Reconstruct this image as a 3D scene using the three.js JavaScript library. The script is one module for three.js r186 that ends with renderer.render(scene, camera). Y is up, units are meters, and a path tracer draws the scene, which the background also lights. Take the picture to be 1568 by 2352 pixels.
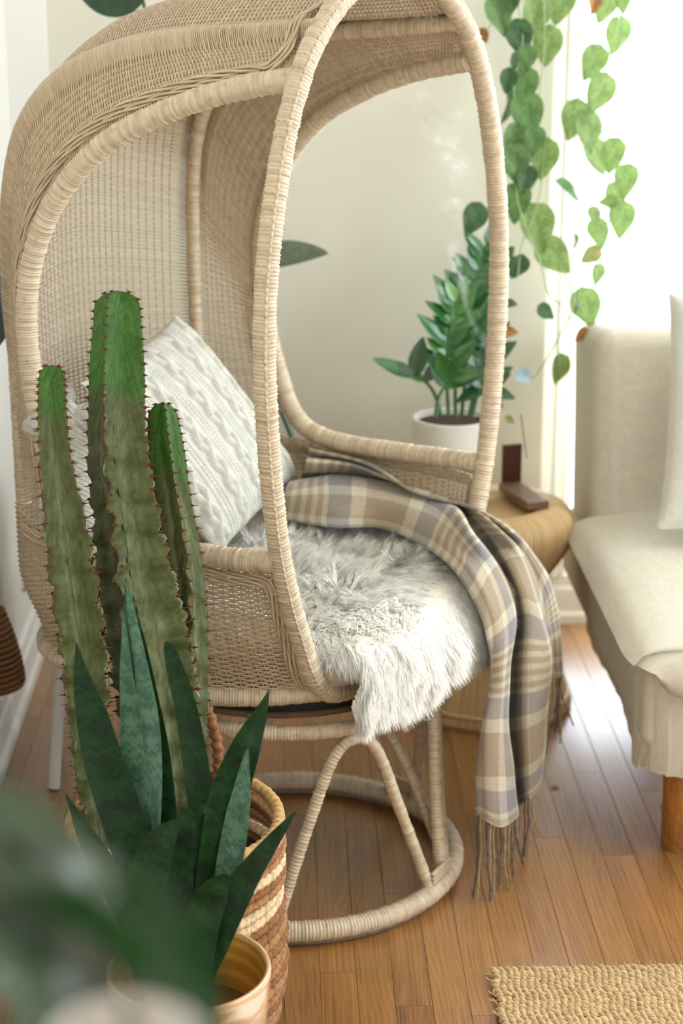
import * as THREE from 'three';
import { mergeGeometries } from 'three/addons/utils/BufferGeometryUtils.js';
import { RoundedBoxGeometry } from 'three/addons/geometries/RoundedBoxGeometry.js';
import { RectAreaLightUniformsLib } from 'three/addons/lights/RectAreaLightUniformsLib.js';

// ---------------------------------------------------------------- camera, sky, lights, exposure
const scene = new THREE.Scene();
const renderer = new THREE.WebGLRenderer({ antialias: true });
renderer.toneMapping = THREE.LinearToneMapping;
renderer.toneMappingExposure = 0.61;
renderer.shadowMap.enabled = true;
RectAreaLightUniformsLib.init();

const EYE = 1.55, FPX = 4200, PITCH = THREE.MathUtils.degToRad(17), YAW = THREE.MathUtils.degToRad(1.75);
const camera = new THREE.PerspectiveCamera(2 * THREE.MathUtils.radToDeg(Math.atan(1176 / FPX)), 1568 / 2352, 0.05, 60);
camera.rotation.order = 'YXZ';
camera.rotation.set(-PITCH, -YAW, 0);
camera.position.set(0, EYE, 0);
camera.focus = 2.68;
camera.userData.fStop = camera.getFocalLength() / 19;

// overcast daylight outside
scene.background = new THREE.Color(0.9, 0.97, 1.0);
scene.backgroundIntensity = 5.0;

function windowLight(name, w, h, pos, look, power, color = 0xe6f1ff) {
  const l = new THREE.RectAreaLight(color, power, w, h);
  l.name = name; l.position.set(...pos); l.lookAt(...look); scene.add(l);
}
windowLight('daylight_garden_door', 1.68, 2.05, [1.48, 1.17, -4.36], [1.48, 1.17, 0], 10);
windowLight('daylight_right_window', 3.0, 1.7, [2.63, 1.58, -2.3], [0, 1.58, -2.3], 6.5);
windowLight('daylight_front_window', 2.0, 1.6, [1.0, 1.5, 2.53], [1.0, 1.5, 0], 4.2, 0xf6f8ff);

// ---------------------------------------------------------------- helpers
const V = (x, y, z) => new THREE.Vector3(x, y, z);
const lerp = THREE.MathUtils.lerp, clamp = THREE.MathUtils.clamp, PI = Math.PI;
const sstep = (a, b, x) => { const t = clamp((x - a) / (b - a), 0, 1); return t * t * (3 - 2 * t); };
function rng(seed) { let s = seed | 0; return () => { s = (s + 0x6d2b79f5) | 0; let t = Math.imul(s ^ (s >>> 15), 1 | s); t = (t + Math.imul(t ^ (t >>> 7), 61 | t)) ^ t; return ((t ^ (t >>> 14)) >>> 0) / 4294967296; }; }
const hash2 = (x, y) => { let h = Math.imul(x | 0, 374761393) + Math.imul(y | 0, 668265263); h = Math.imul(h ^ (h >>> 13), 1274126177); return ((h ^ (h >>> 16)) >>> 0) / 4294967296; };
function noise(x, y, px = 0, py = 0) { // value noise, optionally periodic
  const x0 = Math.floor(x), y0 = Math.floor(y), fx = x - x0, fy = y - y0, m = (a, n) => (n ? ((a % n) + n) % n : a);
  const u = fx * fx * (3 - 2 * fx), v = fy * fy * (3 - 2 * fy), xa = m(x0, px), xb = m(x0 + 1, px), ya = m(y0, py), yb = m(y0 + 1, py);
  return lerp(lerp(hash2(xa, ya), hash2(xb, ya), u), lerp(hash2(xa, yb), hash2(xb, yb), u), v);
}
const fbm = (x, y, px, py, o = 4) => { let s = 0, a = 0.5, t = 0; for (let i = 0; i < o; i++) { s += a * noise(x, y, px, py); t += a; x *= 2; y *= 2; px *= 2; py *= 2; a *= 0.5; } return s / t; };
const lin = (hex) => new THREE.Color(hex);
function tex(w, h, fn, srgb = true) { // fn(u, v) -> [r, g, b] in 0..1
  const d = new Uint8Array(w * h * 4);
  for (let y = 0; y < h; y++) for (let x = 0; x < w; x++) {
    const c = fn((x + 0.5) / w, (y + 0.5) / h), i = (y * w + x) * 4;
    d[i] = clamp(c[0], 0, 1) * 255; d[i + 1] = clamp(c[1], 0, 1) * 255; d[i + 2] = clamp(c[2], 0, 1) * 255; d[i + 3] = c.length > 3 ? clamp(c[3], 0, 1) * 255 : 255;
  }
  const t = new THREE.DataTexture(d, w, h); t.wrapS = t.wrapT = THREE.RepeatWrapping; t.magFilter = THREE.LinearFilter; t.minFilter = THREE.LinearMipmapLinearFilter; t.generateMipmaps = true;
  if (srgb) t.colorSpace = THREE.SRGBColorSpace; t.needsUpdate = true; return t;
}
const rep = (t, a, b) => { const c = t.clone(); c.repeat.set(a, b); c.needsUpdate = true; return c; };
const std = (o) => new THREE.MeshStandardMaterial({ roughness: 0.8, ...o });
const phys = (o) => new THREE.MeshPhysicalMaterial({ roughness: 0.8, ...o });
const rgb = (r, g, b) => new THREE.Color().setRGB(r / 255, g / 255, b / 255, THREE.SRGBColorSpace);

const taken = new Map();
function numbered(n) { const k = taken.get(n) ?? 0; taken.set(n, k + 1); return k ? n + '_' + String(k).padStart(3, '0') : n; }
function mesh(name, geo, mat, parent, extra) {
  const m = new THREE.Mesh(geo, mat); m.name = parent === scene ? numbered(name) : name; m.castShadow = m.receiveShadow = true;
  if (parent !== scene && parent) { let k = 0; for (const c of parent.children) if (c.name === name || c.name.startsWith(name + '_0') || c.name.startsWith(name + '_1')) k++; if (k) m.name = name + '_' + String(k).padStart(3, '0'); }
  (parent ?? scene).add(m); if (extra) Object.assign(m.userData, extra); return m;
}
function thing(name, label, category, group) { const g = new THREE.Group(); g.name = numbered(name); g.userData = { label, category }; if (group) g.userData.group = group; scene.add(g); return g; }
function struct(name, geo, mat) { return mesh(name, geo, mat, scene, { kind: 'structure' }); }
function rebase(g) { // puts the group's origin at the middle of its foot
  g.updateMatrixWorld(true); const b = new THREE.Box3(), t = new THREE.Box3(), inv = g.matrixWorld.clone().invert();
  g.traverse((o) => { if (o.isMesh) { o.geometry.computeBoundingBox(); t.copy(o.geometry.boundingBox); if (!o.isInstancedMesh) b.union(t.applyMatrix4(o.matrixWorld.clone().premultiply(inv))); } });
  const p = V((b.min.x + b.max.x) / 2, b.min.y, (b.min.z + b.max.z) / 2);
  for (const c of g.children) c.position.sub(p);
  g.position.add(p.clone().applyQuaternion(g.quaternion)); return g;
}
const translate = (g, x, y, z) => (g.translate(x, y, z), g);
const box = (w, h, d, x, y, z) => translate(new THREE.BoxGeometry(w, h, d), x, y, z);
const rbox = (w, h, d, r, x, y, z, s = 3) => translate(new RoundedBoxGeometry(w, h, d, s, r), x, y, z);
const merge = (l) => mergeGeometries(l.map((g) => (g.index ? g.toNonIndexed() : g)), false);

// a pixel of the photograph as a line of sight in the room, to measure positions with
const CR = V(Math.cos(YAW), 0, Math.sin(YAW)), CH = V(Math.sin(YAW), 0, -Math.cos(YAW));
const CF = CH.clone().multiplyScalar(Math.cos(PITCH)).add(V(0, -Math.sin(PITCH), 0)), CU = CH.clone().multiplyScalar(Math.sin(PITCH)).add(V(0, Math.cos(PITCH), 0));
const ray = (px, py) => CF.clone().addScaledVector(CR, (px - 784) / FPX).addScaledVector(CU, -(py - 1176) / FPX);
const atD = (px, py, d) => ray(px, py).multiplyScalar(d).add(V(0, EYE, 0));
const atH = (px, py, h) => { const r = ray(px, py); return r.multiplyScalar((h - EYE) / r.y).add(V(0, EYE, 0)); };
const atZ = (px, py, z) => { const r = ray(px, py); return r.multiplyScalar(z / r.z).add(V(0, EYE, 0)); };

const spline = (pts, closed = false, tension = 0.5) => new THREE.CatmullRomCurve3(pts, closed, 'centripetal', tension);
// 1-D table lookup with smooth (Catmull-Rom) interpolation over points [x, a, b, ...]
function table(rows) {
  return (x) => {
    const n = rows.length; let i = 0; while (i < n - 2 && x > rows[i + 1][0]) i++;
    const a = rows[i], b = rows[i + 1], p = rows[Math.max(0, i - 1)], q = rows[Math.min(n - 1, i + 2)], t = clamp((x - a[0]) / (b[0] - a[0]), 0, 1), out = [];
    for (let k = 1; k < a.length; k++) {
      const m0 = i ? ((b[k] - p[k]) / (b[0] - p[0])) * (b[0] - a[0]) : b[k] - a[k], m1 = i < n - 2 ? ((q[k] - a[k]) / (q[0] - a[0])) * (b[0] - a[0]) : b[k] - a[k], t2 = t * t, t3 = t2 * t;
      out.push((2 * t3 - 3 * t2 + 1) * a[k] + (t3 - 2 * t2 + t) * m0 + (-2 * t3 + 3 * t2) * b[k] + (t3 - t2) * m1);
    }
    return out.length === 1 ? out[0] : out;
  };
}

class MB { // collects tubes and sheets into one geometry
  constructor() { this.p = []; this.n = []; this.t = []; this.c = []; this.i = []; }
  // tube along pts; nrm: one vector per point (or null: frames are carried along); rad: number or (k, f) => r
  tube(pts, nrm, rad, sides = 6, { closed = false, caps = true, color = [1, 1, 1], flat = 1, uv0 = 0, phase = 0, shape = null } = {}) {
    const m = pts.length, base = this.p.length / 3, T = V(0, 0, 0), N = V(0, 0, 0), B = V(0, 0, 0); let len = uv0, prev = null;
    for (let k = 0; k < m; k++) {
      const a = pts[closed ? (k + m - 1) % m : Math.max(0, k - 1)], b = pts[closed ? (k + 1) % m : Math.min(m - 1, k + 1)];
      T.subVectors(b, a).normalize();
      if (nrm) N.copy(nrm[k]); else if (prev) N.copy(prev); else N.set(Math.abs(T.y) < 0.9 ? 0 : 1, Math.abs(T.y) < 0.9 ? 1 : 0, 0);
      N.addScaledVector(T, -N.dot(T)).normalize(); prev = N.clone(); B.crossVectors(T, N);
      if (k) len += pts[k].distanceTo(pts[k - 1]);
      const f = m > 1 ? k / (m - 1) : 0, r = typeof rad === 'function' ? rad(k, f, len) : rad;
      for (let s = 0; s < sides; s++) {
        const q = phase + (2 * PI * s) / sides, rr = shape ? r * shape(q, len) : r, cx = Math.cos(q) * rr * flat, cy = Math.sin(q) * rr;
        this.p.push(pts[k].x + N.x * cx + B.x * cy, pts[k].y + N.y * cx + B.y * cy, pts[k].z + N.z * cx + B.z * cy);
        const nx = Math.cos(q) / flat, ny = Math.sin(q), l = Math.hypot(nx, ny);
        this.n.push((N.x * nx + B.x * ny) / l, (N.y * nx + B.y * ny) / l, (N.z * nx + B.z * ny) / l);
        const w = Math.abs(((s / sides) * 2) % 2 - 1); this.t.push(len, w * PI * (typeof rad === 'number' ? rad : r)); this.c.push(...color);
      }
    }
    const loops = closed ? m : m - 1;
    for (let k = 0; k < loops; k++) { const a = base + k * sides, b = base + ((k + 1) % m) * sides; for (let s = 0; s < sides; s++) { const s1 = (s + 1) % sides; this.i.push(a + s, a + s1, b + s, a + s1, b + s1, b + s); } }
    if (caps && !closed) for (let s = 1; s < sides - 1; s++) { this.i.push(base, base + s + 1, base + s); const e = base + (m - 1) * sides; this.i.push(e, e + s, e + s + 1); }
    return this;
  }
  // sheet of nu x nv quads; fn(u, v) -> Vector3; uvf(u, v) -> [a, b]; col(u, v) -> [r, g, b]
  sheet(nu, nv, fn, uvf = (u, v) => [u, v], col = null, flip = false) {
    const base = this.p.length / 3;
    for (let j = 0; j <= nv; j++) for (let i = 0; i <= nu; i++) { const u = i / nu, v = j / nv, q = fn(u, v); this.p.push(q.x, q.y, q.z); this.n.push(0, 0, 0); this.t.push(...uvf(u, v)); this.c.push(...(col ? col(u, v) : [1, 1, 1])); }
    for (let j = 0; j < nv; j++) for (let i = 0; i < nu; i++) { const a = base + j * (nu + 1) + i, b = a + 1, c = a + nu + 1, d = c + 1; if (flip) this.i.push(a, c, b, b, c, d); else this.i.push(a, b, c, b, d, c); }
    return this;
  }
  build(smooth = false) {
    const g = new THREE.BufferGeometry();
    g.setAttribute('position', new THREE.Float32BufferAttribute(this.p, 3)); g.setAttribute('normal', new THREE.Float32BufferAttribute(this.n, 3));
    g.setAttribute('uv', new THREE.Float32BufferAttribute(this.t, 2)); g.setAttribute('color', new THREE.Float32BufferAttribute(this.c, 3)); g.setIndex(this.i);
    if (smooth) g.computeVertexNormals();
    return g;
  }
}
const samples = (curve, n, closed = false) => { const a = curve.getSpacedPoints(n); if (closed) a.pop(); return a; };
// a pole wrapped round with cane
function wrapped(curve, r, pitch, { closed = false, sides = 10, per = 4, depth = 0.1, seed = 1, strand = null } = {}) {
  const L = curve.getLength(), turns = Math.round(L / pitch), n = turns * per, pts = samples(curve, n, closed), R = rng(seed), tint = [], wob = [];
  for (let i = 0; i <= turns + 1; i++) { tint.push(0.88 + 0.24 * R()); wob.push(0.94 + 0.1 * R()); }
  const b = new MB(); b.tube(pts, null, (k) => { const f = (k % per) / per; return r * wob[Math.floor(k / per)] * (1 - depth * Math.pow(Math.abs(Math.cos(PI * f)), 3)); }, sides, { closed });
  for (let k = 0; k < pts.length; k++) for (let s = 0; s < sides; s++) { const q = tint[Math.floor(k / per)], o = (k * sides + s) * 3; b.c[o] = q; b.c[o + 1] = q * (0.985); b.c[o + 2] = q * 0.97; }
  const g = b.build(true);
  if (!strand) return g;
  const c2 = new MB(), pp = samples(curve, turns * 4, closed).map((p, k) => { // a flat strand woven over and under the wraps along the pole
    const w = Math.floor(k / 4) % 2, out = r * (w ? 0.9 : 1.0); return p.clone().addScaledVector(strand(p), out);
  });
  c2.tube(pp, pp.map((p) => strand(p)), 0.0024, 5, { closed, flat: 0.6 });
  return mergeGeometries([g, c2.build()]);
}
// ---------------------------------------------------------------- the room
const XL = -0.585, XR = 2.45, ZB = -4.0, ZW = -4.15, ZF = 2.35, HC = 2.55, XC = 0.575;
const plasterBump = tex(512, 512, (u, v) => { const n = 0.6 * fbm(u * 32, v * 32, 32, 32, 4) + 0.4 * fbm(u * 6, v * 6, 6, 6, 3); return [n, n, n]; }, false);
const M = {};
M.wall = std({ color: rgb(222, 217, 198), roughness: 0.9, bumpMap: rep(plasterBump, 1, 1), bumpScale: 0.0008 });
M.wallWhite = std({ color: rgb(232, 229, 221), roughness: 0.9, bumpMap: M.wall.bumpMap, bumpScale: 0.0008 });
M.trim = std({ color: rgb(238, 236, 230), roughness: 0.45 });
M.ceil = std({ color: rgb(240, 238, 232), roughness: 0.95 });
struct('wall_left', box(0.15, HC, ZF - ZW + 0.6, XL - 0.075, HC / 2, (ZF + ZW) / 2), M.wallWhite);
struct('wall_back', box(XC - XL + 0.15, HC, 0.3, (XC + XL - 0.15) / 2, HC / 2, ZB - 0.15), M.wall);
struct('ceiling', box(XR - XL + 0.6, 0.12, ZF - ZW + 0.8, (XR + XL) / 2, HC + 0.06, (ZF + ZW) / 2), M.ceil);
struct('trim_2', box(0.086, HC, 0.016, XL + 0.043, HC / 2, ZB + 0.008), M.trim);
{ // wall with the garden door: lintel, right pier, low sill
  const x0 = 0.654, x1 = 2.3, top = 2.2;
  struct('wall_door', merge([box(x0 - XC, HC, 0.16, (x0 + XC) / 2, HC / 2, ZW - 0.08), box(XR + 0.15 - x1, HC, 0.16, (XR + 0.15 + x1) / 2, HC / 2, ZW - 0.08), box(x1 - x0, HC - top, 0.16, (x0 + x1) / 2, (HC + top) / 2, ZW - 0.08), box(x1 - x0, 0.13, 0.16, (x0 + x1) / 2, 0.065, ZW - 0.08)]), M.wall);
  // fluted casing beside the door
  const fl = [[0, 0], [0, 0.012], [0.018, 0.012], [0.021, 0.03], [0.044, 0.034], [0.0465, 0.026], [0.0505, 0.026], [0.053, 0.036], [0.068, 0.036], [0.07, 0.028], [0.074, 0.028], [0.077, 0.032], [0.084, 0.03], [0.084, 0]];
  const sh = new THREE.Shape(fl.map(([a, b]) => new THREE.Vector2(a, b)));
  const cas = new THREE.ExtrudeGeometry(sh, { depth: 2.2, bevelEnabled: false }); cas.rotateX(PI / 2); cas.translate(0, 2.2, 0);
  struct('trim_1', translate(cas, XC - 0.001, 0.125, ZW), M.trim);
  const door = new THREE.Group(); door.name = 'door_1'; door.userData.kind = 'structure'; scene.add(door);
  mesh('door_frame', merge([box(0.02, top - 0.13, 0.05, x0 + 0.01, (top + 0.13) / 2, ZW - 0.05), box(0.05, top - 0.13, 0.05, x1 - 0.025, (top + 0.13) / 2, ZW - 0.05), box(x1 - x0 - 0.09, 0.05, 0.05, (x0 + x1) / 2, top - 0.025, ZW - 0.05), box(x1 - x0 - 0.09, 0.03, 0.05, (x0 + x1) / 2, 0.145, ZW - 0.05)]), M.trim, door);
  for (const h of [0.336, 1.16, 1.7]) mesh('muntin', box(x1 - x0 - 0.09, 0.012, 0.012, (x0 + x1) / 2, h, ZW - 0.05), M.trim, door);
  for (const x of [0.98, 1.31, 1.64, 1.97]) mesh('muntin', box(0.012, top - 0.18, 0.014, x, (top + 0.13) / 2, ZW - 0.052), M.trim, door);
  mesh('door_glass', box(x1 - x0 - 0.09, top - 0.18, 0.004, (x0 + x1) / 2, (top + 0.13) / 2, ZW - 0.06), phys({ color: 0xffffff, roughness: 0, transmission: 1, thickness: 0, ior: 1.45 }), door);
  // stepped baseboards
  const bb = (w) => { const s = new THREE.Shape([[0, 0], [0.022, 0], [0.022, 0.02], [0.014, 0.03], [0.014, 0.085], [0.009, 0.092], [0.009, 0.118], [0, 0.125]].map(([a, b]) => new THREE.Vector2(a, b))); return new THREE.ExtrudeGeometry(s, { depth: w, bevelEnabled: false }); };
  const g1 = bb(XR - XC); g1.rotateY(-PI / 2); struct('baseboard_door', translate(g1, XR, 0, ZW), M.trim);
  const g2 = bb(XC - XL); g2.rotateY(-PI / 2); struct('baseboard_back', translate(g2, XC, 0, ZB), M.trim);
  const g3 = bb(ZF - ZB); struct('baseboard_left', translate(g3, XL, 0, ZB), M.trim);
}
{ // right wall with a wide window, front wall with a wide window (both outside the picture)
  const holed = (w, h, a0, a1, b0, b1, d) => merge([box(a0, h, d, a0 / 2, h / 2, 0), box(w - a1, h, d, (w + a1) / 2, h / 2, 0), box(a1 - a0, b0, d, (a0 + a1) / 2, b0 / 2, 0), box(a1 - a0, h - b1, d, (a0 + a1) / 2, (h + b1) / 2, 0)]);
  const r = holed(ZF - ZW + 0.3, HC, ZW * -1 - 3.8 + 0.15, ZW * -1 - 0.8 + 0.15, 0.73, 2.43, 0.16); r.rotateY(-PI / 2); struct('wall_right', translate(r, XR + 0.08, 0, ZW - 0.15), M.wall);
  const f = holed(XR - XL + 0.3, HC, 0 - XL + 0.15, 2.0 - XL + 0.15, 0.7, 2.3, 0.16); struct('wall_front', translate(f, XL - 0.15, 0, ZF + 0.08), M.wall);
  const win = (n, w, h, fn) => { const g = new THREE.Group(); g.name = n; g.userData.kind = 'structure'; scene.add(g); fn(g); mesh('window_frame', merge([box(w, 0.05, 0.06, 0, h / 2 - 0.025, 0), box(w, 0.05, 0.06, 0, -h / 2 + 0.025, 0), box(0.05, h - 0.1, 0.06, -w / 2 + 0.025, 0, 0), box(0.05, h - 0.1, 0.06, w / 2 - 0.025, 0, 0), box(0.04, h - 0.1, 0.05, 0, 0, 0)]), M.trim, g); };
  win('window_1', 3.0, 1.7, (g) => { g.position.set(XR + 0.08, 1.58, -2.3); g.rotation.y = PI / 2; });
  win('window_2', 2.0, 1.6, (g) => { g.position.set(1.0, 1.5, ZF + 0.08); });
}
// ---------------------------------------------------------------- strip oak floor
const oak = tex(512, 1024, (u, v) => { // u: across 5.7 cm, v: along 1.2 m
  const ring = Math.abs(((u * 3 + 1.4 * fbm(u * 2, v * 3, 2, 3, 3) + 0.6 * Math.sin(2 * PI * v)) * 3) % 1 - 0.5) * 2;
  const fib = fbm(u * 64, v * 8, 64, 8, 3), pore = Math.pow(fbm(u * 96 + 3, v * 12, 96, 12, 2), 6) * 3, big = fbm(u * 3 + 9, v * 4, 3, 4, 3);
  const k = 0.80 + 0.09 * ring + 0.16 * (fib - 0.5) + 0.26 * (big - 0.5) - 0.22 * pore;
  return [0.74 * k, 0.525 * Math.pow(k, 1.1), 0.275 * Math.pow(k, 1.22)];
});
const oakBump = tex(256, 512, (u, v) => { const n = fbm(u * 64, v * 8, 64, 8, 3); return [n, n, n]; }, false);
const oakTint = [[1, 1, 1], [0.9, 0.88, 0.86], [1.06, 1.03, 0.97], [0.95, 0.91, 0.84], [1, 0.96, 0.93], [0.86, 0.82, 0.78]];
const oakM = oakTint.map((t) => phys({ color: new THREE.Color().setRGB(...t), map: oak, roughness: 0.42, bumpMap: oakBump, bumpScale: 0.0002, clearcoat: 1, clearcoatRoughness: 0.25 }));
{
  const floor = new THREE.Group(); floor.name = 'floor'; floor.userData.kind = 'structure'; scene.add(floor);
  mesh('subfloor', box(XR - XL + 0.5, 0.1, ZF - ZW + 0.6, (XR + XL) / 2, -0.062, (ZF + ZW) / 2), std({ color: rgb(46, 28, 16) }), floor);
  const R = rng(7), P = 0.0572, W = P - 0.0005, lens = [0.35, 0.5, 0.65, 0.8, 1.0], vars = [];
  for (const l of lens) for (let k = 0; k < 5; k++) {
    const s = new THREE.Shape([[-W / 2, -0.011], [W / 2, -0.011], [W / 2, -0.0006], [W / 2 - 0.0006, 0], [-W / 2 + 0.0006, 0], [-W / 2, -0.0006]].map(([a, b]) => new THREE.Vector2(a, b)));
    const g = new THREE.ExtrudeGeometry(s, { depth: l - 0.0008, bevelEnabled: false }), p = g.attributes.position, uv = g.attributes.uv, ou = R(), ov = R();
    for (let i = 0; i < p.count; i++) uv.setXY(i, p.getX(i) / 0.085 + ou, p.getZ(i) / 1.2 + ov);
    vars.push([l, g]);
  }
  const rest = [], put = (x, z, l) => { const c = vars.filter((q) => q[0] === l); return c[Math.floor(R() * c.length)][1]; };
  for (let x = XL + P / 2, row = 0; x < XR; x += P, row++) {
    let z = ZB - (x > XC ? 0.15 : 0) - R() * 0.3;
    while (z < ZF) {
      const l = lens[Math.floor(R() * lens.length)], g = put(x, z, l), near = x < 1.05 && z < -2.0, k = Math.floor(R() * 6);
      if (near) { const m = mesh('plank', g, oakM[k], floor); m.position.set(x, 0, z); } else { const q = g.clone(); q.translate(x, 0, z); rest.push(q); }
      z += l;
    }
  }
  mesh('plank_field', mergeGeometries(rest), oakM[0], floor, { kind: 'stuff' });
}
// ---------------------------------------------------------------- rattan egg chair (own axes: x forward, y up, -z to the far side)
const CHAIR = V(0.00405, 0, -2.98127), CROT = -Math.atan2(0.5560893, 0.8311225);
const cf = V(0.8311225, 0, 0.5560893), cv = V(0.5560893, 0, -0.8311225);
const C = (u, h, v) => V(u, h, -v);
const toC = (w) => { const q = w.clone().sub(CHAIR); return V(q.dot(cf), q.y, -q.dot(cv)); };
const cH = (px, py, h) => toC(atH(px, py, h));
const cU = (px, py, u) => { const r = ray(px, py), o = V(0, EYE, 0).sub(CHAIR); return toC(r.clone().multiplyScalar((u - o.dot(cf)) / r.dot(cf)).add(V(0, EYE, 0))); };
const seated = (g) => { g.position.copy(CHAIR); g.rotation.y = CROT; return g; };

const caneFn = (u, v) => { const n = fbm(u * 6, v * 24, 6, 24, 3), d = Math.pow(fbm(u * 10, v * 14 + 5, 10, 14, 2), 5) * 1.4, k = 0.93 + 0.12 * n - 0.14 * d; return [k, k * (0.99 - 0.04 * d), k * (0.975 - 0.08 * d)]; };
const caneTex = tex(256, 128, caneFn), caneTex2 = tex(256, 128, (u, v) => caneFn(v, u));
M.cane = phys({ color: rgb(203, 184, 155), map: rep(caneTex, 14, 40), vertexColors: true, roughness: 0.5, clearcoat: 0.15, clearcoatRoughness: 0.4 });
M.wrap = phys({ color: rgb(204, 187, 160), map: rep(caneTex2, 10, 14), vertexColors: true, roughness: 0.5, clearcoat: 0.15, clearcoatRoughness: 0.4 });
M.caneTan = phys({ color: rgb(220, 188, 140), map: M.cane.map, vertexColors: true, roughness: 0.55 });

// paths of the shell: rail and rim as they run from the top of the hoop, back over the hood and down
const CEN = [[0.2, 1.512], [0.09, 1.506], [-0.03, 1.499], [-0.14, 1.489], [-0.23, 1.472], [-0.305, 1.446], [-0.37, 1.404], [-0.42, 1.34], [-0.443, 1.25], [-0.453, 1.1], [-0.452, 0.88], [-0.442, 0.66]];
const RAIL = [[0.2, 1.442, 0.213], [0.09, 1.432, 0.203], [-0.02, 1.424, 0.206], [-0.1, 1.414, 0.212], [-0.17, 1.398, 0.22], [-0.235, 1.374, 0.228], [-0.295, 1.335, 0.234], [-0.343, 1.27, 0.24], [-0.368, 1.18, 0.244], [-0.376, 1.05, 0.247], [-0.376, 0.86, 0.25], [-0.37, 0.66, 0.255]];
const RIM = [[0.2, 1.38, 0.262], [0.11, 1.366, 0.27], [0.03, 1.345, 0.28], [-0.05, 1.315, 0.294], [-0.12, 1.279, 0.304], [-0.18, 1.23, 0.312], [-0.23, 1.168, 0.318], [-0.266, 1.09, 0.322], [-0.28, 1.01, 0.325], [-0.276, 0.93, 0.328], [-0.258, 0.83, 0.331], [-0.218, 0.72, 0.336]];
const RIMEND = [[-0.19, 0.69, 0.338], [-0.14, 0.673, 0.34], [-0.08, 0.668, 0.341], [0.02, 0.669, 0.342], [0.12, 0.672, 0.339], [0.2, 0.676, 0.327]];
const HOOP = [[0, 0.392], [0.12, 0.402], [0.2, 0.425], [0.245, 0.475], [0.275, 0.54], [0.3, 0.6], [0.326, 0.68], [0.345, 0.777], [0.357, 0.879], [0.363, 0.978], [0.36, 1.072], [0.346, 1.163], [0.323, 1.252], [0.296, 1.325], [0.253, 1.4], [0.2, 1.455], [0.12, 1.503], [0, 1.53]];
const crv = (a) => spline(a);
const cenC = crv(CEN.map(([u, h]) => C(u, h, 0))), railC = (s) => crv(RAIL.map(([u, h, v]) => C(u, h, s * v))), rimC = (s) => crv(RIM.map(([u, h, v]) => C(u, h, s * v)));
const egg = seated(thing('egg_chair', 'tall pale rattan egg chair with open sides and a round pedestal base', 'chair'));

// hood, back and wings: five lines across, woven row by row
function shellSection(t) { // points across the shell at t (0 hoop, 1 low back)
  const a = rimC1.getPoint(t), b = railC1.getPoint(t), c = cenC.getPoint(t), d = railC2.getPoint(t), e = rimC2.getPoint(t);
  const q = V(0, 0, 0).addVectors(b, c).multiplyScalar(0.5), q2 = V(0, 0, 0).addVectors(d, c).multiplyScalar(0.5), out = c.clone().sub(V(0, 0, 0).addVectors(b, d).multiplyScalar(0.5)).multiplyScalar(0.2);
  const w = V(0, 0, 0).addVectors(a, b).multiplyScalar(0.5), w2 = V(0, 0, 0).addVectors(e, d).multiplyScalar(0.5); w.addScaledVector(out, 0.6); w2.addScaledVector(out, 0.6);
  return spline([a, w, b, q.add(out), c, q2.add(out), d, w2, e]);
}
const rimC1 = rimC(-1), rimC2 = rimC(1), railC1 = railC(-1), railC2 = railC(1);
const ARC = (curve, n) => { const l = curve.getLengths(n), m = l[n]; return l.map((x) => x / m); };
function weave(name, section, rows, stakesAt, parent, { r = 0.00175, amp = 0.0018, sub = null, seed = 3, color = M.cane, alternate = 1, fade = true } = {}) {
  // section(t) -> curve; stakesAt: list of s in 0..1 in order; rows of weavers at t = (k + .5) / rows
  const wb = new MB(), R = rng(seed), n = stakesAt.length, prevRow = [], stakes = stakesAt.map(() => []), T = V(0, 0, 0), D = V(0, 0, 0), N = V(0, 0, 0);
  let lastPts = null;
  for (let k = 0; k < rows; k++) {
    const t = (k + 0.5) / rows, cur = section(t), nxt = section(Math.min(1, t + 0.004)), pts = [], nrm = [];
    for (let j = 0; j < n; j++) {
      const s = stakesAt[j].s, p = cur.getPoint(s), a = cur.getPoint(Math.max(0, s - 0.01)), b = cur.getPoint(Math.min(1, s + 0.01));
      T.subVectors(b, a); D.subVectors(nxt.getPoint(s), p); N.crossVectors(T, D).normalize();
      if (stakesAt[j].stake && k % 4 === 0 || (stakesAt[j].stake && k === rows - 1)) stakes[j].push(p.clone());
      const up = (stakesAt[j].lift ?? 0) * (fade ? 1 - sstep(0.82, 0.98, t) : 1), ph = stakesAt[j].stake ? amp * (((j + k * alternate) & 1) ? 1 : -1) : 0;
      pts.push(p.clone().addScaledVector(N, ph + up)); nrm.push(N.clone());
    }
    const tint = 0.86 + 0.26 * R(), warm = 0.94 + 0.08 * R();
    wb.tube(pts, nrm, r * (0.92 + 0.16 * R()), 4, { color: [tint, tint * (0.98 * warm + 0.02), tint * warm * 0.98], phase: PI / 4, uv0: R() * 3 });
  }
  for (let j = 0; j < n; j++) if (stakes[j].length > 1) wb.tube(stakes[j], null, 0.0017, 4, { color: [0.9, 0.86, 0.78] });
  return mesh(name, wb.build(), color, parent, { kind: 'stuff' });
}
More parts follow.
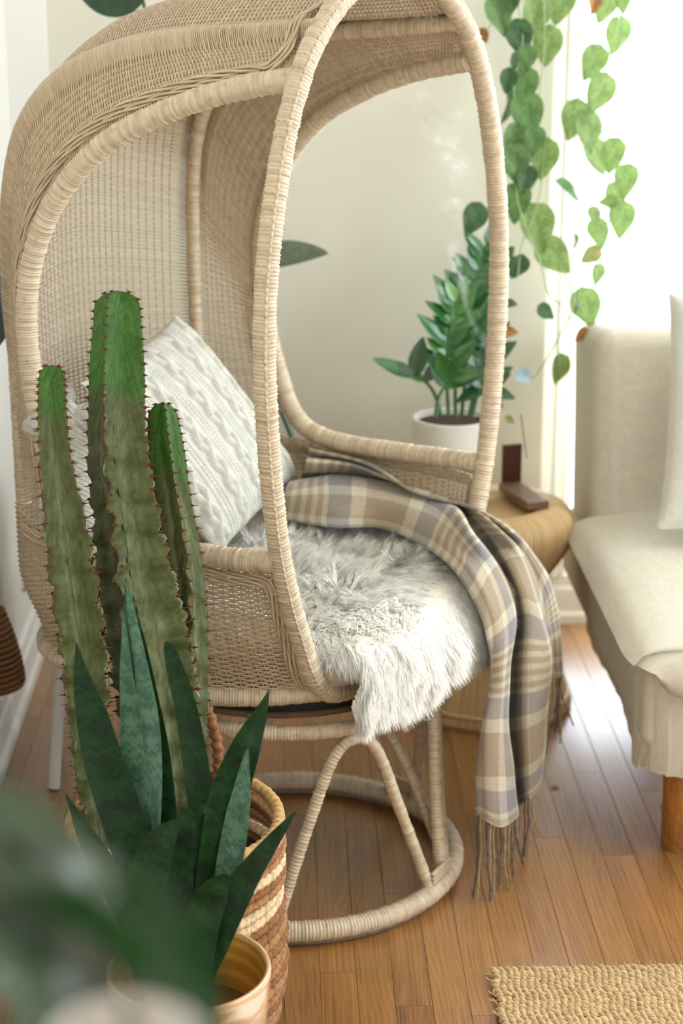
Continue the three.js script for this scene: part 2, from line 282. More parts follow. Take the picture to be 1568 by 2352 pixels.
{
  const st = []; const S = 9 - 1; // curve parameter: 0 rim, 2/8 rail, 4/8 centre
  for (let k = 0; k <= 9; k++) st.push({ s: lerp(0.012, 0.202, k / 9), stake: true });
  st.push(...[[0.218, 0.006], [0.23, 0.014], [0.243, 0.0185], [0.257, 0.0185], [0.27, 0.014], [0.282, 0.006]].map(([s, l]) => ({ s, lift: l })));
  for (let k = 0; k <= 29; k++) st.push({ s: lerp(0.298, 0.702, k / 29), stake: true });
  st.push(...[[0.718, 0.006], [0.73, 0.014], [0.743, 0.0185], [0.757, 0.0185], [0.77, 0.014], [0.782, 0.006]].map(([s, l]) => ({ s, lift: l })));
  for (let k = 0; k <= 9; k++) st.push({ s: lerp(0.798, 0.988, k / 9), stake: true });
  weave('hood_weave', shellSection, 326, st, egg, { seed: 11, r: 0.00178, amp: 0.0021 });
}
// lower bowl round the seat
const hoopV = table(HOOP.slice(2, 9).map(([v, h]) => [h, v]));
function bowlSection(t) {
  const h = lerp(0.664, 0.436, t), k = sstep(0.56, 0.43, h), hv = hoopV(h);
  const half = [[0.197, hv - 0.004], [0.12, lerp(hv, 0.343 - 0.03 * k, 0.62)], [0.0, 0.346 - 0.018 * k], [-0.14, 0.348 - 0.022 * k], [-0.25, 0.338 - 0.025 * k], [-0.336 + 0.02 * k, 0.302 - 0.025 * k], [-0.394 + 0.035 * k, 0.24 - 0.02 * k], [-0.43 + 0.04 * k, 0.11]];
  const hh = (v, u) => h + (u > 0 && t > 0.9 ? 0 : 0);
  const pts = [...half.map(([u, v]) => C(u, h, -v)), C(-0.441 + 0.04 * k, h, 0), ...half.slice().reverse().map(([u, v]) => C(u, h, v))];
  return spline(pts);
}
{
  const st = []; for (let k = 0; k <= 110; k++) st.push({ s: lerp(0.003, 0.997, k / 110), stake: true });
  weave('seat_weave', bowlSection, 53, st, egg, { seed: 21, r: 0.00188, amp: 0.0022 });
}
// wrapped poles
mesh('front_hoop', wrapped(spline([...HOOP.map(([v, h]) => C(0.2, h, -v)), ...HOOP.slice(1, -1).reverse().map(([v, h]) => C(0.2, h, v))], true), 0.0178, 0.0056, { closed: true, sides: 12, per: 4, depth: 0.085, seed: 5, strand: (p) => V(0.62, (p.y - 0.95) * 0.3, p.z * 2.2).normalize() }), M.wrap, egg);
for (const s of [-1, 1]) {
  mesh('side_rim', wrapped(spline([...RIM, ...RIMEND].map(([u, h, v]) => C(Math.min(u, 0.192), h, s * v))), 0.0182, 0.0045, { sides: 10, per: 4, depth: 0.06, seed: 6 + s }), M.wrap, egg);
  mesh('frame_rail', wrapped(spline(RAIL.map(([u, h, v]) => C(Math.min(u, 0.192), h, s * v))), 0.014, 0.0058, { sides: 9, per: 3, depth: 0.12, seed: 9 + s }), M.wrap, egg);
}
mesh('bottom_rail', wrapped(bowlSection(1.06), 0.0165, 0.0042, { sides: 10, per: 4, depth: 0.07, seed: 31 }), M.wrap, egg);
// braids: twisted strands along the rims and round the arm panels
function braid(name, curve, off, parent) { // two loose ropes of three strands side by side
  const L = curve.getLength(), n = Math.round(L / 0.006), P = samples(curve, n), b = new MB(), R = rng(77);
  for (let q = 0; q < 6; q++) {
    const rope = q < 3 ? -1 : 1, ph = (2 * PI * (q % 3)) / 3 + (rope > 0 ? 1 : 0), pts = P.map((p, k) => {
      const T = P[Math.min(n, k + 1)].clone().sub(P[Math.max(0, k - 1)]).normalize(), o = off(p, k / n, T), N = o.n.clone(), B = V(0, 0, 0).crossVectors(T, N).normalize(), a = ph + (2 * PI * k * L) / n / 0.13;
      return p.clone().add(o.d).addScaledVector(B, rope * 0.0052 + Math.sin(a) * 0.0034).addScaledVector(N, Math.cos(a) * 0.0028 + 0.0045);
    });
    const t = 0.84 + 0.2 * R(); b.tube(pts, null, 0.0025, 6, { color: [t, t * 0.97, t * 0.92] });
  }
  return mesh(name, b.build(), M.cane, parent);
}
for (const s of [-1, 1]) {
  const rc = s < 0 ? rimC1 : rimC2, ra = s < 0 ? railC1 : railC2;
  const q0 = shellSection(0.03), hp = [0.5, 0.44, 0.38, 0.33, 0.28, 0.24, 0.2, 0.16, 0.125].map((f) => q0.getPoint(s < 0 ? f : 1 - f).add(V(0, 0.006 + 0.016 * Math.max(0, 1 - Math.abs(f - 0.25) / 0.06), 0)));
  const bc = spline([...hp, ...[...Array(40)].map((_, k) => { const t = 0.055 + (k / 39) * 0.94; return rc.getPoint(t).lerp(ra.getPoint(t), 0.27); })]);
  braid('braid', bc, (p) => ({ d: V(0, 0, -s * 0.004), n: V(-0.2, 0.25, -s).normalize() }), egg);
  const bp = (t, q) => bowlSection(t).getPoint(s < 0 ? q : 1 - q).add(V(0, 0, -s * 0.004)), pts = [0.3, 0.26, 0.22, 0.18, 0.14, 0.11, 0.08, 0.06].map((q) => bp(0.1, q)).concat([bp(0.1, 0.035), bp(0.11, 0.024), bp(0.15, 0.0175), bp(0.22, 0.0155), bp(0.4, 0.0145), bp(0.6, 0.0145), bp(0.8, 0.0145), bp(0.93, 0.014), bp(1.0, 0.013)]);
  braid('arm_braid', spline(pts), (p) => ({ d: V(0.0, 0, 0), n: V(0.35, 0, -s).normalize() }), egg);
}
// base: dark seat plate, upper ring, leg arches, floor ring
M.black = std({ color: rgb(22, 17, 18), roughness: 0.5 });
const BU = 0.026, BV = -0.04;
mesh('seat_plate', translate(new THREE.CylinderGeometry(0.262, 0.262, 0.018, 48), -0.02, 0.387, 0), M.black, egg);
mesh('plate_edge', (() => { const c = spline([...Array(24)].map((_, k) => C(-0.02 + 0.262 * Math.cos((k / 24) * 2 * PI), 0.3725, 0.262 * Math.sin((k / 24) * 2 * PI))), true); return wrapped(c, 0.006, 0.02, { closed: true, sides: 6, per: 2, depth: 0.03 }); })(), std({ color: rgb(120, 92, 70), vertexColors: true }), egg);
const ringCurve = (r, h, cu = 0.0) => spline([...Array(32)].map((_, k) => C(BU + cu + r * Math.cos((k / 32) * 2 * PI), h, BV + r * Math.sin((k / 32) * 2 * PI))), true);
mesh('swivel_hub', translate(new THREE.CylinderGeometry(0.06, 0.075, 0.04, 24), 0, 0.358, 0), M.black, egg);
mesh('upper_ring', wrapped(ringCurve(0.25, 0.36, -0.005), 0.0135, 0.005, { closed: true, sides: 10, per: 4, depth: 0.1, seed: 41 }), M.wrap, egg);
for (let k = 0; k < 6; k++) { const a = k * PI / 3 + 0.2; mesh('spacer', translate(new THREE.CylinderGeometry(0.009, 0.009, 0.036, 10), 0.235 * Math.cos(a) + 0.01, 0.36, 0.235 * Math.sin(a) + 0.02), M.cane2 ?? (M.cane2 = std({ color: rgb(150, 125, 95) })), egg); }
mesh('floor_ring', wrapped(ringCurve(0.285, 0.026, 0.0), 0.018, 0.0056, { closed: true, sides: 12, per: 4, depth: 0.1, seed: 43 }), M.wrap, egg);
mesh('ring_glide', (() => { const c = ringCurve(0.283, 0.005, 0.0); return new THREE.TubeGeometry(c, 80, 0.005, 6, true); })(), std({ color: rgb(125, 110, 95) }), egg);
const onRing = (deg, r, h) => C(BU + r * Math.cos(deg * PI / 180), h, BV + r * Math.sin(deg * PI / 180));
for (const c of [-32, 40, 112, 184, 256]) {
  const p = [onRing(c - 30, 0.284, 0.035), onRing(c - 26, 0.272, 0.1), onRing(c - 18, 0.256, 0.21), onRing(c - 9, 0.25, 0.312), onRing(c - 4, 0.25, 0.337), onRing(c, 0.25, 0.341), onRing(c + 4, 0.25, 0.337), onRing(c + 9, 0.25, 0.312), onRing(c + 18, 0.256, 0.21), onRing(c + 26, 0.272, 0.1), onRing(c + 30, 0.284, 0.035)];
  mesh('leg', wrapped(spline(p), 0.0105, 0.0064, { sides: 9, per: 4, depth: 0.11, seed: 50 + c }), M.wrap, egg);
  const f = onRing(c + 36, 0.288, 0.048), d = onRing(c + 46, 0.288, 0.048).sub(onRing(c + 26, 0.288, 0.048)).normalize();
  const t = new MB(); for (let k = 0; k < 3; k++) t.tube([-0.034, -0.012, 0.012, 0.034].map((x) => f.clone().addScaledVector(d, x).add(V(0, 0.0 + k * 0.0075, 0)).multiplyScalar(1)), null, 0.0048, 6);
  mesh('leg_binding', t.build(), M.cane, egg);
}
for (const a of [4, 148]) {
  mesh('brace', wrapped(spline([onRing(a + 4, 0.28, 0.045), onRing(a + 8, 0.262, 0.19), onRing(a + 13, 0.25, 0.33)]), 0.0125, 0.0064, { sides: 9, per: 4, depth: 0.11, seed: 61 }), M.wrap, egg);
  mesh('brace', wrapped(spline([onRing(a + 12, 0.275, 0.045), onRing(a + 22, 0.2, 0.2), onRing(a + 34, 0.11, 0.36)]), 0.0098, 0.0064, { sides: 9, per: 4, depth: 0.11, seed: 62 }), M.wrap, egg);
}
rebase(egg);
// ---------------------------------------------------------------- cushion, sheepskin, pillows, throw
const weaveBump = tex(256, 256, (u, v) => { const a = Math.sin(u * PI * 2 * 32), b = Math.sin(v * PI * 2 * 32), n = 0.5 + 0.25 * a * b + 0.35 * (fbm(u * 32, v * 32, 32, 32, 3) - 0.5); return [n, n, n]; }, false);
const linenTex = tex(256, 256, (u, v) => { const n = fbm(u * 64, v * 12, 64, 12, 2) * 0.5 + fbm(u * 12 + 7, v * 64, 12, 64, 2) * 0.5, k = 0.95 + 0.12 * (n - 0.5); return [k, k, k]; });
const fabric = (c, k = 6) => phys({ color: c, map: rep(linenTex, k, k), bumpMap: rep(weaveBump, k, k), bumpScale: 0.0006, roughness: 0.95, sheen: 0.25, sheenRoughness: 0.6, sheenColor: new THREE.Color(0.8, 0.78, 0.72) });
M.beige = fabric(rgb(205, 192, 165));
// rounded slab: outline given in plan by a closed curve of points (u, v), between heights h0 and h1
function slab(outline, h0, h1, r, nrm = 64) {
  const c = spline(outline.map(([u, v]) => C(u, 0, v)), true), P = samples(c, nrm, true), ce = P.reduce((a, p) => a.add(p), V(0, 0, 0)).multiplyScalar(1 / P.length), b = new MB();
  const prof = [[0, h0], [0.6, h0], [1 - r * 1.2, h0], [1 - r * 0.35, h0 + (h1 - h0) * 0.1], [1, h0 + (h1 - h0) * 0.5], [1 - r * 0.35, h0 + (h1 - h0) * 0.88], [1 - r * 1.4, h1 - 0.004], [0.6, h1], [0, h1 + 0.004]];
  b.sheet(nrm, (prof.length - 1) * 3, (u, v) => { const f = v * (prof.length - 1), i = Math.min(prof.length - 2, Math.floor(f)), t = f - i, s = lerp(prof[i][0], prof[i + 1][0], t), h = lerp(prof[i][1], prof[i + 1][1], t), p = P[Math.round(u * nrm) % nrm]; return V(lerp(ce.x, p.x, s), h, lerp(ce.z, p.z, s)); }, (u, v) => [u * 2, v], null, false);
  return b.build(true);
}
const cushion = seated(thing('seat_cushion', 'plain beige fabric seat cushion under the white sheepskin in the egg chair', 'cushion'));
mesh('cushion_cover', slab([[0.262, 0], [0.258, -0.14], [0.225, -0.215], [0.12, -0.27], [-0.1, -0.3], [-0.3, -0.27], [-0.39, -0.15], [-0.41, 0], [-0.39, 0.15], [-0.3, 0.27], [-0.1, 0.3], [0.12, 0.27], [0.225, 0.215], [0.258, 0.14]], 0.428, 0.512, 0.1), M.beige, cushion);
rebase(cushion);

const skin = seated(thing('sheepskin', 'fluffy cream sheepskin draped over the seat and its front edge', 'sheepskin'));
{
  // s: back to front and down over the edge, t: near to far
  const hide = (s, t) => {
    const v0 = lerp(lerp(-0.262, -0.2, sstep(0.6, 0.82, s)) - 0.035 * sstep(0.88, 1, s), 0.305, t), front = 0.262 - 0.05 * Math.pow(Math.abs(t - 0.45) * 1.8, 2.4), drop = lerp(0.052, 0.03, t) * (1 + 0.25 * Math.sin(t * 9)), L1 = 0.62, r = 0.05;
    const L = s * (L1 + PI / 2 * r + drop), side = sstep(0.0, 0.07, t) * sstep(0.0, 0.05, 1 - t);
    const top = 0.519 + 0.008 * Math.sin(s * 14 + t * 5) * Math.sin(t * 11 + 1) + 0.006 * side;
    if (L < L1) { const u = -0.36 + ((front + 0.36) * L) / L1; return C(u, top - (1 - side) * 0.012, v0 * lerp(1.0, 1, s)); }
    if (L < L1 + PI / 2 * r) { const a = (L - L1) / r; return C(front + r * Math.sin(a), top - r * (1 - Math.cos(a)), v0 - 0.0 * a); }
    return C(front + r - 0.25 * (L - L1 - PI / 2 * r), top - r - (L - L1 - PI / 2 * r), v0);
  };
  const b = new MB(); b.sheet(60, 40, (u, v) => hide(v, u), (u, v) => [u, v], null, true); 
  M.hide = std({ color: rgb(250, 243, 226), roughness: 1, side: THREE.DoubleSide });
  mesh('hide', b.build(true), M.hide, skin);
  // locks of wool
  const lock = (len, curl, w, fine, seed) => { // one soft wisp of wool with a few finer hairs beside it
    const q = new MB(), R = rng(seed);
    for (let k = 0; k <= fine; k++) { const main = k === 0, a = R() * 2 * PI, o = main ? 0 : 0.004 * Math.sqrt(R()), lean = main ? 0 : 0.3 * (R() - 0.5), lean2 = main ? 0 : 0.3 * (R() - 0.5), ph = R() * 6, n = 7, pts = [];
      for (let i = 0; i <= n; i++) { const f = i / n, e = main ? 1 : 1.15; pts.push(V(o * Math.cos(a) * (1 - 0.6 * f) + lean * f * len + curl * 0.0036 * Math.sin(f * 8 + ph) * f, f * len * e * (1 - 0.15 * curl * f), o * Math.sin(a) + lean2 * f * len + curl * 0.0036 * Math.cos(f * 8 + ph) * f - 0.12 * f * f * len)); }
      q.tube(pts, null, (i, f) => (main ? w : 0.0007) * (1 - 0.95 * Math.pow(f, 1.6)) * Math.min(1, 0.5 + f * 3), main ? 5 : 3, { caps: false }); }
    for (let i = 0; i < q.n.length; i += 3) { const nx = q.n[i] * 0.6, ny = q.n[i + 1] * 0.6 + 0.25, nz = q.n[i + 2] * 0.6 + 0.6, l = Math.hypot(nx, ny, nz); q.n[i] = nx / l; q.n[i + 1] = ny / l; q.n[i + 2] = nz / l; } // hairs shade with the fleece they lie in
    return q.build(); };
  M.wool = phys({ color: rgb(255, 253, 247), roughness: 1, specularIntensity: 0.3 });
  const R = rng(99), kinds = [[lock(0.02, 1.9, 0.0024, 3, 1), 6000], [lock(0.036, 0.6, 0.0016, 9, 2), 10000], [lock(0.05, 0.35, 0.0015, 10, 3), 8500]];
  const m4 = new THREE.Matrix4(), Y = V(0, 0, 0), X = V(0, 0, 0), Z = V(0, 0, 0), col = new THREE.Color();
  kinds.forEach(([g, n], kind) => {
    const im = new THREE.InstancedMesh(g, M.wool, n); im.name = 'wool'; im.userData.kind = 'stuff'; im.castShadow = im.receiveShadow = true; let k = 0, guard = 0;
    while (k < n && guard++ < n * 30) {
      const s = kind === 2 ? 0.62 + 0.38 * Math.pow(R(), 0.8) : R(), t = kind === 2 && R() < 0.12 ? (R() < 0.5 ? R() * 0.05 : 1 - R() * 0.05) : R();
      const curly = sstep(0.33, 0.12, Math.hypot((s - 0.6) * 1.1, t - 0.2));
      if (kind === 0 ? R() > curly : R() < curly * 0.85) continue;
      const p = hide(s, t), a = hide(Math.min(1, s + 0.01), t).sub(p), c = hide(s, Math.min(1, t + 0.01)).sub(hide(s, Math.max(0, t - 0.01))), N = V(0, 0, 0).crossVectors(a, c).normalize(); if (N.y < -0.2) N.negate(); if (N.x < 0 && N.y < 0.3) N.negate();
      const flow = V(0.55 * (s - 0.25), 0, -(t - 0.45) * 0.9).addScaledVector(V(0, -1, 0), sstep(0.68, 0.95, s) * 1.5); if (kind) flow.add(V(0.35, 0, 0)); flow.add(V((R() - 0.5) * 0.7, (R() - 0.5) * 0.3, (R() - 0.5) * 0.7));
      const clump = noise(s * 26, t * 20) - 0.5, clump2 = noise(s * 26 + 40, t * 20 + 9) - 0.5; flow.add(V(clump * 1.0, 0, clump2 * 1.0));
      Y.copy(N).multiplyScalar(kind === 0 ? 0.6 : 0.27).addScaledVector(flow, kind === 0 ? 0.5 : 0.85).normalize();
      X.crossVectors(Y, N).addScaledVector(N, 0.5 * (R() - 0.5)).addScaledVector(Y, 0).normalize(); X.addScaledVector(Y, -X.dot(Y)).normalize(); Z.crossVectors(X, Y);
      const e = 0.75 + 0.5 * R(); m4.makeBasis(X.multiplyScalar(1), Y.clone().multiplyScalar(e), Z).setPosition(p.addScaledVector(N, -0.002));
      im.setMatrixAt(k, m4); const q = 0.95 + 0.05 * R(), y = kind === 0 ? 0.94 : 0.97; im.setColorAt(k, col.setRGB(q, q * 0.978, q * (0.94 + 0.03 * R()) * y)); k++;
    }
    im.count = k; im.instanceMatrix.needsUpdate = true; skin.add(im);
  });
}
rebase(skin);

// knitted pillow from four corners (a b / d c), puffed both ways
function pillow(g, [a, b, c, d], puff, mat, relief, { nu = 120, pinch = 0.08, uvs = 1, droop = 0, name = 'pillow_cover' } = {}) {
  const N = V(0, 0, 0).crossVectors(b.clone().sub(a), d.clone().sub(a)).normalize(), back = N.dot(V(0.5, 0.3, 0.8)) < 0; if (back) N.negate();
  const pos = (u, v, side) => {
    const eu = 1 - Math.pow(Math.abs(2 * u - 1), 2.6), ev = 1 - Math.pow(Math.abs(2 * v - 1), 2.6), uu = lerp(u, 0.5, pinch * ev * Math.pow(Math.abs(2 * u - 1), 3) * 0 + pinch * (ev) * Math.abs(2 * u - 1)), vv = lerp(v, 0.5, pinch * eu * Math.abs(2 * v - 1));
    const p = a.clone().multiplyScalar((1 - uu) * (1 - vv)).addScaledVector(b, uu * (1 - vv)).addScaledVector(c, uu * vv).addScaledVector(d, (1 - uu) * vv);
    const w = Math.pow(Math.max(0, eu * ev), 0.5);
    return p.addScaledVector(N, side * (puff * w + (side > 0 ? relief(u, v) * Math.min(1, w * 3) : 0)));
  };
  const front = new MB(); front.sheet(nu, nu, (u, v) => pos(u, v, 1), (u, v) => [u * uvs, v * uvs], null, back); front.sheet(40, 40, (u, v) => pos(u, v, -1), (u, v) => [u * uvs, v * uvs], null, !back);
  mesh(name, front.build(true), mat, g); return { N, pos };
}
const knitBump = tex(512, 512, (u, v) => { const cu = u * 64, cvv = v * 48, fu = (cu % 1) - 0.5, s = Math.abs(fu), q = (cvv + s * 1.3 + 10) % 1, n = Math.pow(Math.sin(PI * q), 0.7) * Math.pow(Math.cos(fu * PI), 0.5) * (0.5 + s); return [n, n, n]; }, false);
const knitMap = tex(256, 256, (u, v) => { const n = fbm(u * 24, v * 24, 24, 24, 3), k = 0.93 + 0.12 * (n - 0.5); return [k, k, k * 0.985]; });
M.knit = phys({ color: rgb(224, 221, 211), map: knitMap, bumpMap: knitBump, bumpScale: 0.0016, roughness: 0.95, sheen: 0.3, sheenRoughness: 0.6, sheenColor: new THREE.Color(1, 1, 0.97) });
// cables across v, running along u
function cable(u, v) {
  const rows = 4.6, f = v * rows, i = Math.floor(f), q = f - i, x = u * 8 + (i % 2) * 0.5, amp = 0.0085; let h = 0;
  if (q < 0.56) { // twisted rope
    const c = (q / 0.56) * 2 - 1; const s1 = 0.42 * Math.sin(x * PI), s2 = -s1, w = 0.46, over = Math.cos(x * PI) > 0 ? 1 : 0;
    const b1 = Math.max(0, 1 - Math.pow((c - s1) / w, 2)), b2 = Math.max(0, 1 - Math.pow((c - s2) / w, 2));
    h = Math.max(b1 * (over ? 1.15 : 0.8), b2 * (over ? 0.8 : 1.15));
  } else { const c = (q - 0.56) / 0.44; const bead = Math.pow(Math.abs(Math.sin(u * 46 * PI)), 0.7); h = 0.28 * Math.pow(Math.sin(PI * clamp((c - 0.08) / 0.24, 0, 1)), 1) + 0.4 * Math.pow(Math.sin(PI * clamp((c - 0.36) / 0.28, 0, 1)), 2) * bead + 0.28 * Math.sin(PI * clamp((c - 0.68) / 0.24, 0, 1)); }
  return amp * h;
}
{
  const g = seated(thing('cable_knit_pillow', 'white cable-knit pillow standing on its corner against the back of the egg chair', 'pillow'));
  const T = cU(404, 722, -0.315), Rr = cH(684, 1096, 0.6), B = cH(502, 1276, 0.545), L = T.clone().add(B).sub(Rr).add(V(0.0, 0.0, 0));
  pillow(g, [T, Rr, B, L], 0.052, M.knit, cable, { nu: 260, pinch: 0.05, uvs: 1 });
  rebase(g);
}
{
  const g = seated(thing('pompom_pillow', 'white knit pillow with pompoms on its corners, half hidden behind the cactus', 'pillow'));
  const p = (x, y, u) => cU(x, y, u);
  const T = p(150, 905, -0.30), Rr = p(268, 985, -0.16), B = p(235, 1262, -0.12), L = p(92, 1180, -0.28);
  const rib = (u, v) => 0.0022 * Math.abs(Math.sin(v * 26 * PI)) ;
  const { pos } = pillow(g, [T, Rr, B, L], 0.045, M.knit, rib, { nu: 150, pinch: 0.06 });
  const pom = (c, r, seed) => { const b = new MB(); b.sheet(40, 26, (u, v) => { const a = u * 2 * PI, e = v * PI, k = r * (0.82 + 0.32 * fbm(6 + 5 * Math.cos(a) * Math.sin(e) + seed, 6 + 5 * Math.cos(e) + 3 * Math.sin(a) * Math.sin(e), 0, 0, 3)); return V(c.x + k * Math.sin(e) * Math.cos(a), c.y + k * Math.cos(e), c.z + k * Math.sin(e) * Math.sin(a)); }, undefined, null, false); mesh('pompom', b.build(true), M.knit, g); };
  pom(p(76, 980, -0.245), 0.017, 5); pom(p(205, 958, -0.17), 0.024, 6); pom(T, 0.02, 7);
  // scalloped edge of small knitted lobes
  const lobes = new MB(); for (let k = 0; k <= 12; k++) { const q = Rr.clone().lerp(B, k / 12), r = 0.011 + 0.003 * Math.sin(k * 2.3); const pts = []; for (let i = 0; i <= 6; i++) pts.push(q.clone().add(V(0.004 * Math.sin(k), 0, 0)).addScaledVector(V(0.012, 0.004, 0.0), -1 + i / 3)); lobes.tube(pts, null, (i, f) => r * Math.sqrt(Math.max(0.02, 1 - Math.pow(2 * f - 1, 2))), 8); }
  mesh('scalloped_edge', lobes.build(true), M.knit, g);
  rebase(g);
}
// ---------------------------------------------------------------- plaid throw
const stripes = (() => { // one repeat, 20 cm: [width, colour]
  const seq = [[45, 'g'], [28, 'c'], [85, 't'], [28, 'c'], [45, 'g'], [10, 'c'], [12, 't'], [11, 'c'], [12, 't'], [11, 'c'], [12, 't'], [11, 'c'], [12, 't'], [10, 'c']], K = { g: [134, 128, 130], t: [154, 136, 112], c: [200, 190, 164] }, out = [];
  for (const [n, k] of seq) for (let i = 0; i < n; i++) out.push(K[k]); return out;
})();
const plaid = tex(1024, 1024, (u, v) => {
  const a = stripes[Math.floor(u * stripes.length)], b = stripes[Math.floor(((v * 1.0) % 1) * stripes.length)], X = Math.floor(u * 1024), Yy = Math.floor(v * 1024), tw = ((X + Yy) >> 1) % 4, w = tw < 2 ? 0.6 : 0.4, f = 0.94 + 0.12 * fbm(u * 90, v * 90, 90, 90, 2);
  return [0, 1, 2].map((k) => ((a[k] * w + b[k] * (1 - w)) / 255) * f);
});
M.plaid = phys({ map: plaid, roughness: 0.95, sheen: 0.35, sheenRoughness: 0.5, sheenColor: new THREE.Color(0.9, 0.88, 0.82), bumpMap: rep(weaveBump, 4, 4), bumpScale: 0.0005, side: THREE.DoubleSide });
{
  const g = seated(thing('plaid_throw', 'soft plaid throw in beige, tan and grey hanging over the front corner of the seat', 'blanket'));
  const h = (x, y, z) => cH(x, y, z), u = (x, y, z) => cU(x, y, z);
  const A = [h(640, 1188, 0.563), h(760, 1212, 0.565), h(870, 1212, 0.565), h(965, 1250, 0.565), h(1045, 1312, 0.56), u(1092, 1385, 0.335), u(1118, 1470, 0.36), u(1126, 1560, 0.362), u(1106, 1660, 0.362), u(1092, 1780, 0.362), u(1093, 1872, 0.362)];
  const A2 = [h(650, 1172, 0.575), h(762, 1184, 0.585), h(876, 1188, 0.585), h(975, 1224, 0.585), h(1055, 1285, 0.578), u(1108, 1360, 0.345), u(1136, 1455, 0.368), u(1136, 1555, 0.378), u(1116, 1660, 0.38), u(1112, 1780, 0.382), u(1115, 1884, 0.382)];
  const Mm = [h(655, 1140, 0.6), h(765, 1140, 0.61), h(884, 1152, 0.61), h(988, 1186, 0.605), h(1067, 1252, 0.593), u(1122, 1330, 0.335), u(1155, 1440, 0.372), u(1152, 1550, 0.388), u(1146, 1660, 0.392), u(1142, 1780, 0.394), u(1146, 1900, 0.394)];
  const C1 = [h(660, 1116, 0.618), h(765, 1096, 0.625), h(890, 1114, 0.625), h(1012, 1148, 0.62), h(1084, 1235, 0.61), u(1140, 1310, 0.33), u(1178, 1415, 0.372), u(1167, 1540, 0.388), u(1163, 1660, 0.39), u(1176, 1780, 0.388), u(1184, 1878, 0.386)];
  const V1 = [h(690, 1098, 0.605), h(790, 1094, 0.605), h(905, 1113, 0.59), h(1030, 1152, 0.588), h(1093, 1226, 0.575), u(1150, 1305, 0.275), u(1184, 1415, 0.3), u(1172, 1540, 0.305), u(1168, 1660, 0.31), u(1178, 1765, 0.316), u(1188, 1852, 0.32)];
  const M2 = [h(700, 1078, 0.636), h(805, 1082, 0.63), h(918, 1112, 0.608), h(1040, 1150, 0.606), h(1120, 1212, 0.598), u(1172, 1290, 0.312), u(1212, 1405, 0.35), u(1213, 1535, 0.365), u(1210, 1650, 0.37), u(1214, 1752, 0.372), u(1216, 1832, 0.372)];
  const C2 = [h(705, 1058, 0.656), h(815, 1070, 0.648), h(930, 1118, 0.622), h(1056, 1155, 0.618), h(1142, 1215, 0.612), u(1196, 1285, 0.318), u(1240, 1420, 0.358), u(1263, 1520, 0.37), u(1257, 1620, 0.37), u(1248, 1712, 0.37), u(1239, 1800, 0.37)];
  const V2 = [h(708, 1048, 0.648), h(825, 1064, 0.636), h(940, 1122, 0.6), h(1062, 1158, 0.595), h(1150, 1215, 0.588), u(1206, 1282, 0.29), u(1242, 1372, 0.322), u(1249, 1430, 0.33), u(1253, 1478, 0.335), u(1257, 1522, 0.337), u(1261, 1560, 0.337)];
  const C3 = [h(712, 1034, 0.668), h(838, 1062, 0.662), h(952, 1130, 0.632), h(1078, 1165, 0.624), h(1163, 1212, 0.616), u(1213, 1265, 0.292), u(1254, 1328, 0.322), u(1272, 1392, 0.335), u(1280, 1450, 0.34), u(1284, 1505, 0.34), u(1286, 1556, 0.34)];
  const E = [h(716, 1036, 0.655), h(846, 1066, 0.645), h(960, 1134, 0.6), h(1086, 1168, 0.592), h(1168, 1212, 0.585), u(1216, 1265, 0.26), u(1254, 1330, 0.285), u(1270, 1393, 0.295), u(1278, 1452, 0.3), u(1281, 1506, 0.3), u(1283, 1552, 0.3)];
  const lines = [A, A2, Mm, C1, V1, M2, C2, V2, C3, E].map((l) => spline(l, false)), across = [0, 0.06, 0.14, 0.22, 0.3, 0.42, 0.54, 0.63, 0.71, 0.78], NU = 110, NV = 150;
  const grid = []; for (let j = 0; j <= NV; j++) { const row = spline(lines.map((l) => l.getPoint(j / NV)), false, 0.5), P = []; for (let i = 0; i <= NU; i++) P.push(row.getPoint(i / NU)); grid.push(P); }
  // small rumples
  for (let j = 0; j <= NV; j++) for (let i = 0; i <= NU; i++) { const q = grid[j][i]; q.y += 0.004 * (fbm(i / 9, j / 16, 0, 0, 2) - 0.5); q.x += 0.006 * (fbm(i / 9 + 30, j / 20, 0, 0, 2) - 0.5); }
  const b = new MB(), uvf = (a, v) => { const f = a * 9, i = Math.min(8, Math.floor(f)); return [lerp(across[i], across[i + 1], f - i) / 0.38 + 0.1, (v * 1.16) / 0.38 + 0.72]; };
  const at = (a, v) => grid[Math.round(v * NV)][Math.round(a * NU)];
  b.sheet(NU, NV, at, uvf);
  const top = b.build(true), n = top.attributes.normal, b2 = new MB(), W = NU + 1;
  b2.sheet(NU, NV, (a, v) => { const k = Math.round(v * NV) * W + Math.round(a * NU), p = at(a, v); return V(p.x - n.getX(k) * 0.0022, p.y - n.getY(k) * 0.0022, p.z - n.getZ(k) * 0.0022); }, uvf, null, true);
  mesh('throw_cloth', mergeGeometries([top, b2.build(true)]), M.plaid, g);
  // fringe along the hem, twisted threads in bunches
  const R = rng(12), fr = [rgb(122, 104, 84), rgb(96, 88, 84), rgb(172, 146, 104), rgb(150, 136, 118)].map((c) => std({ color: c, roughness: 0.9 }));
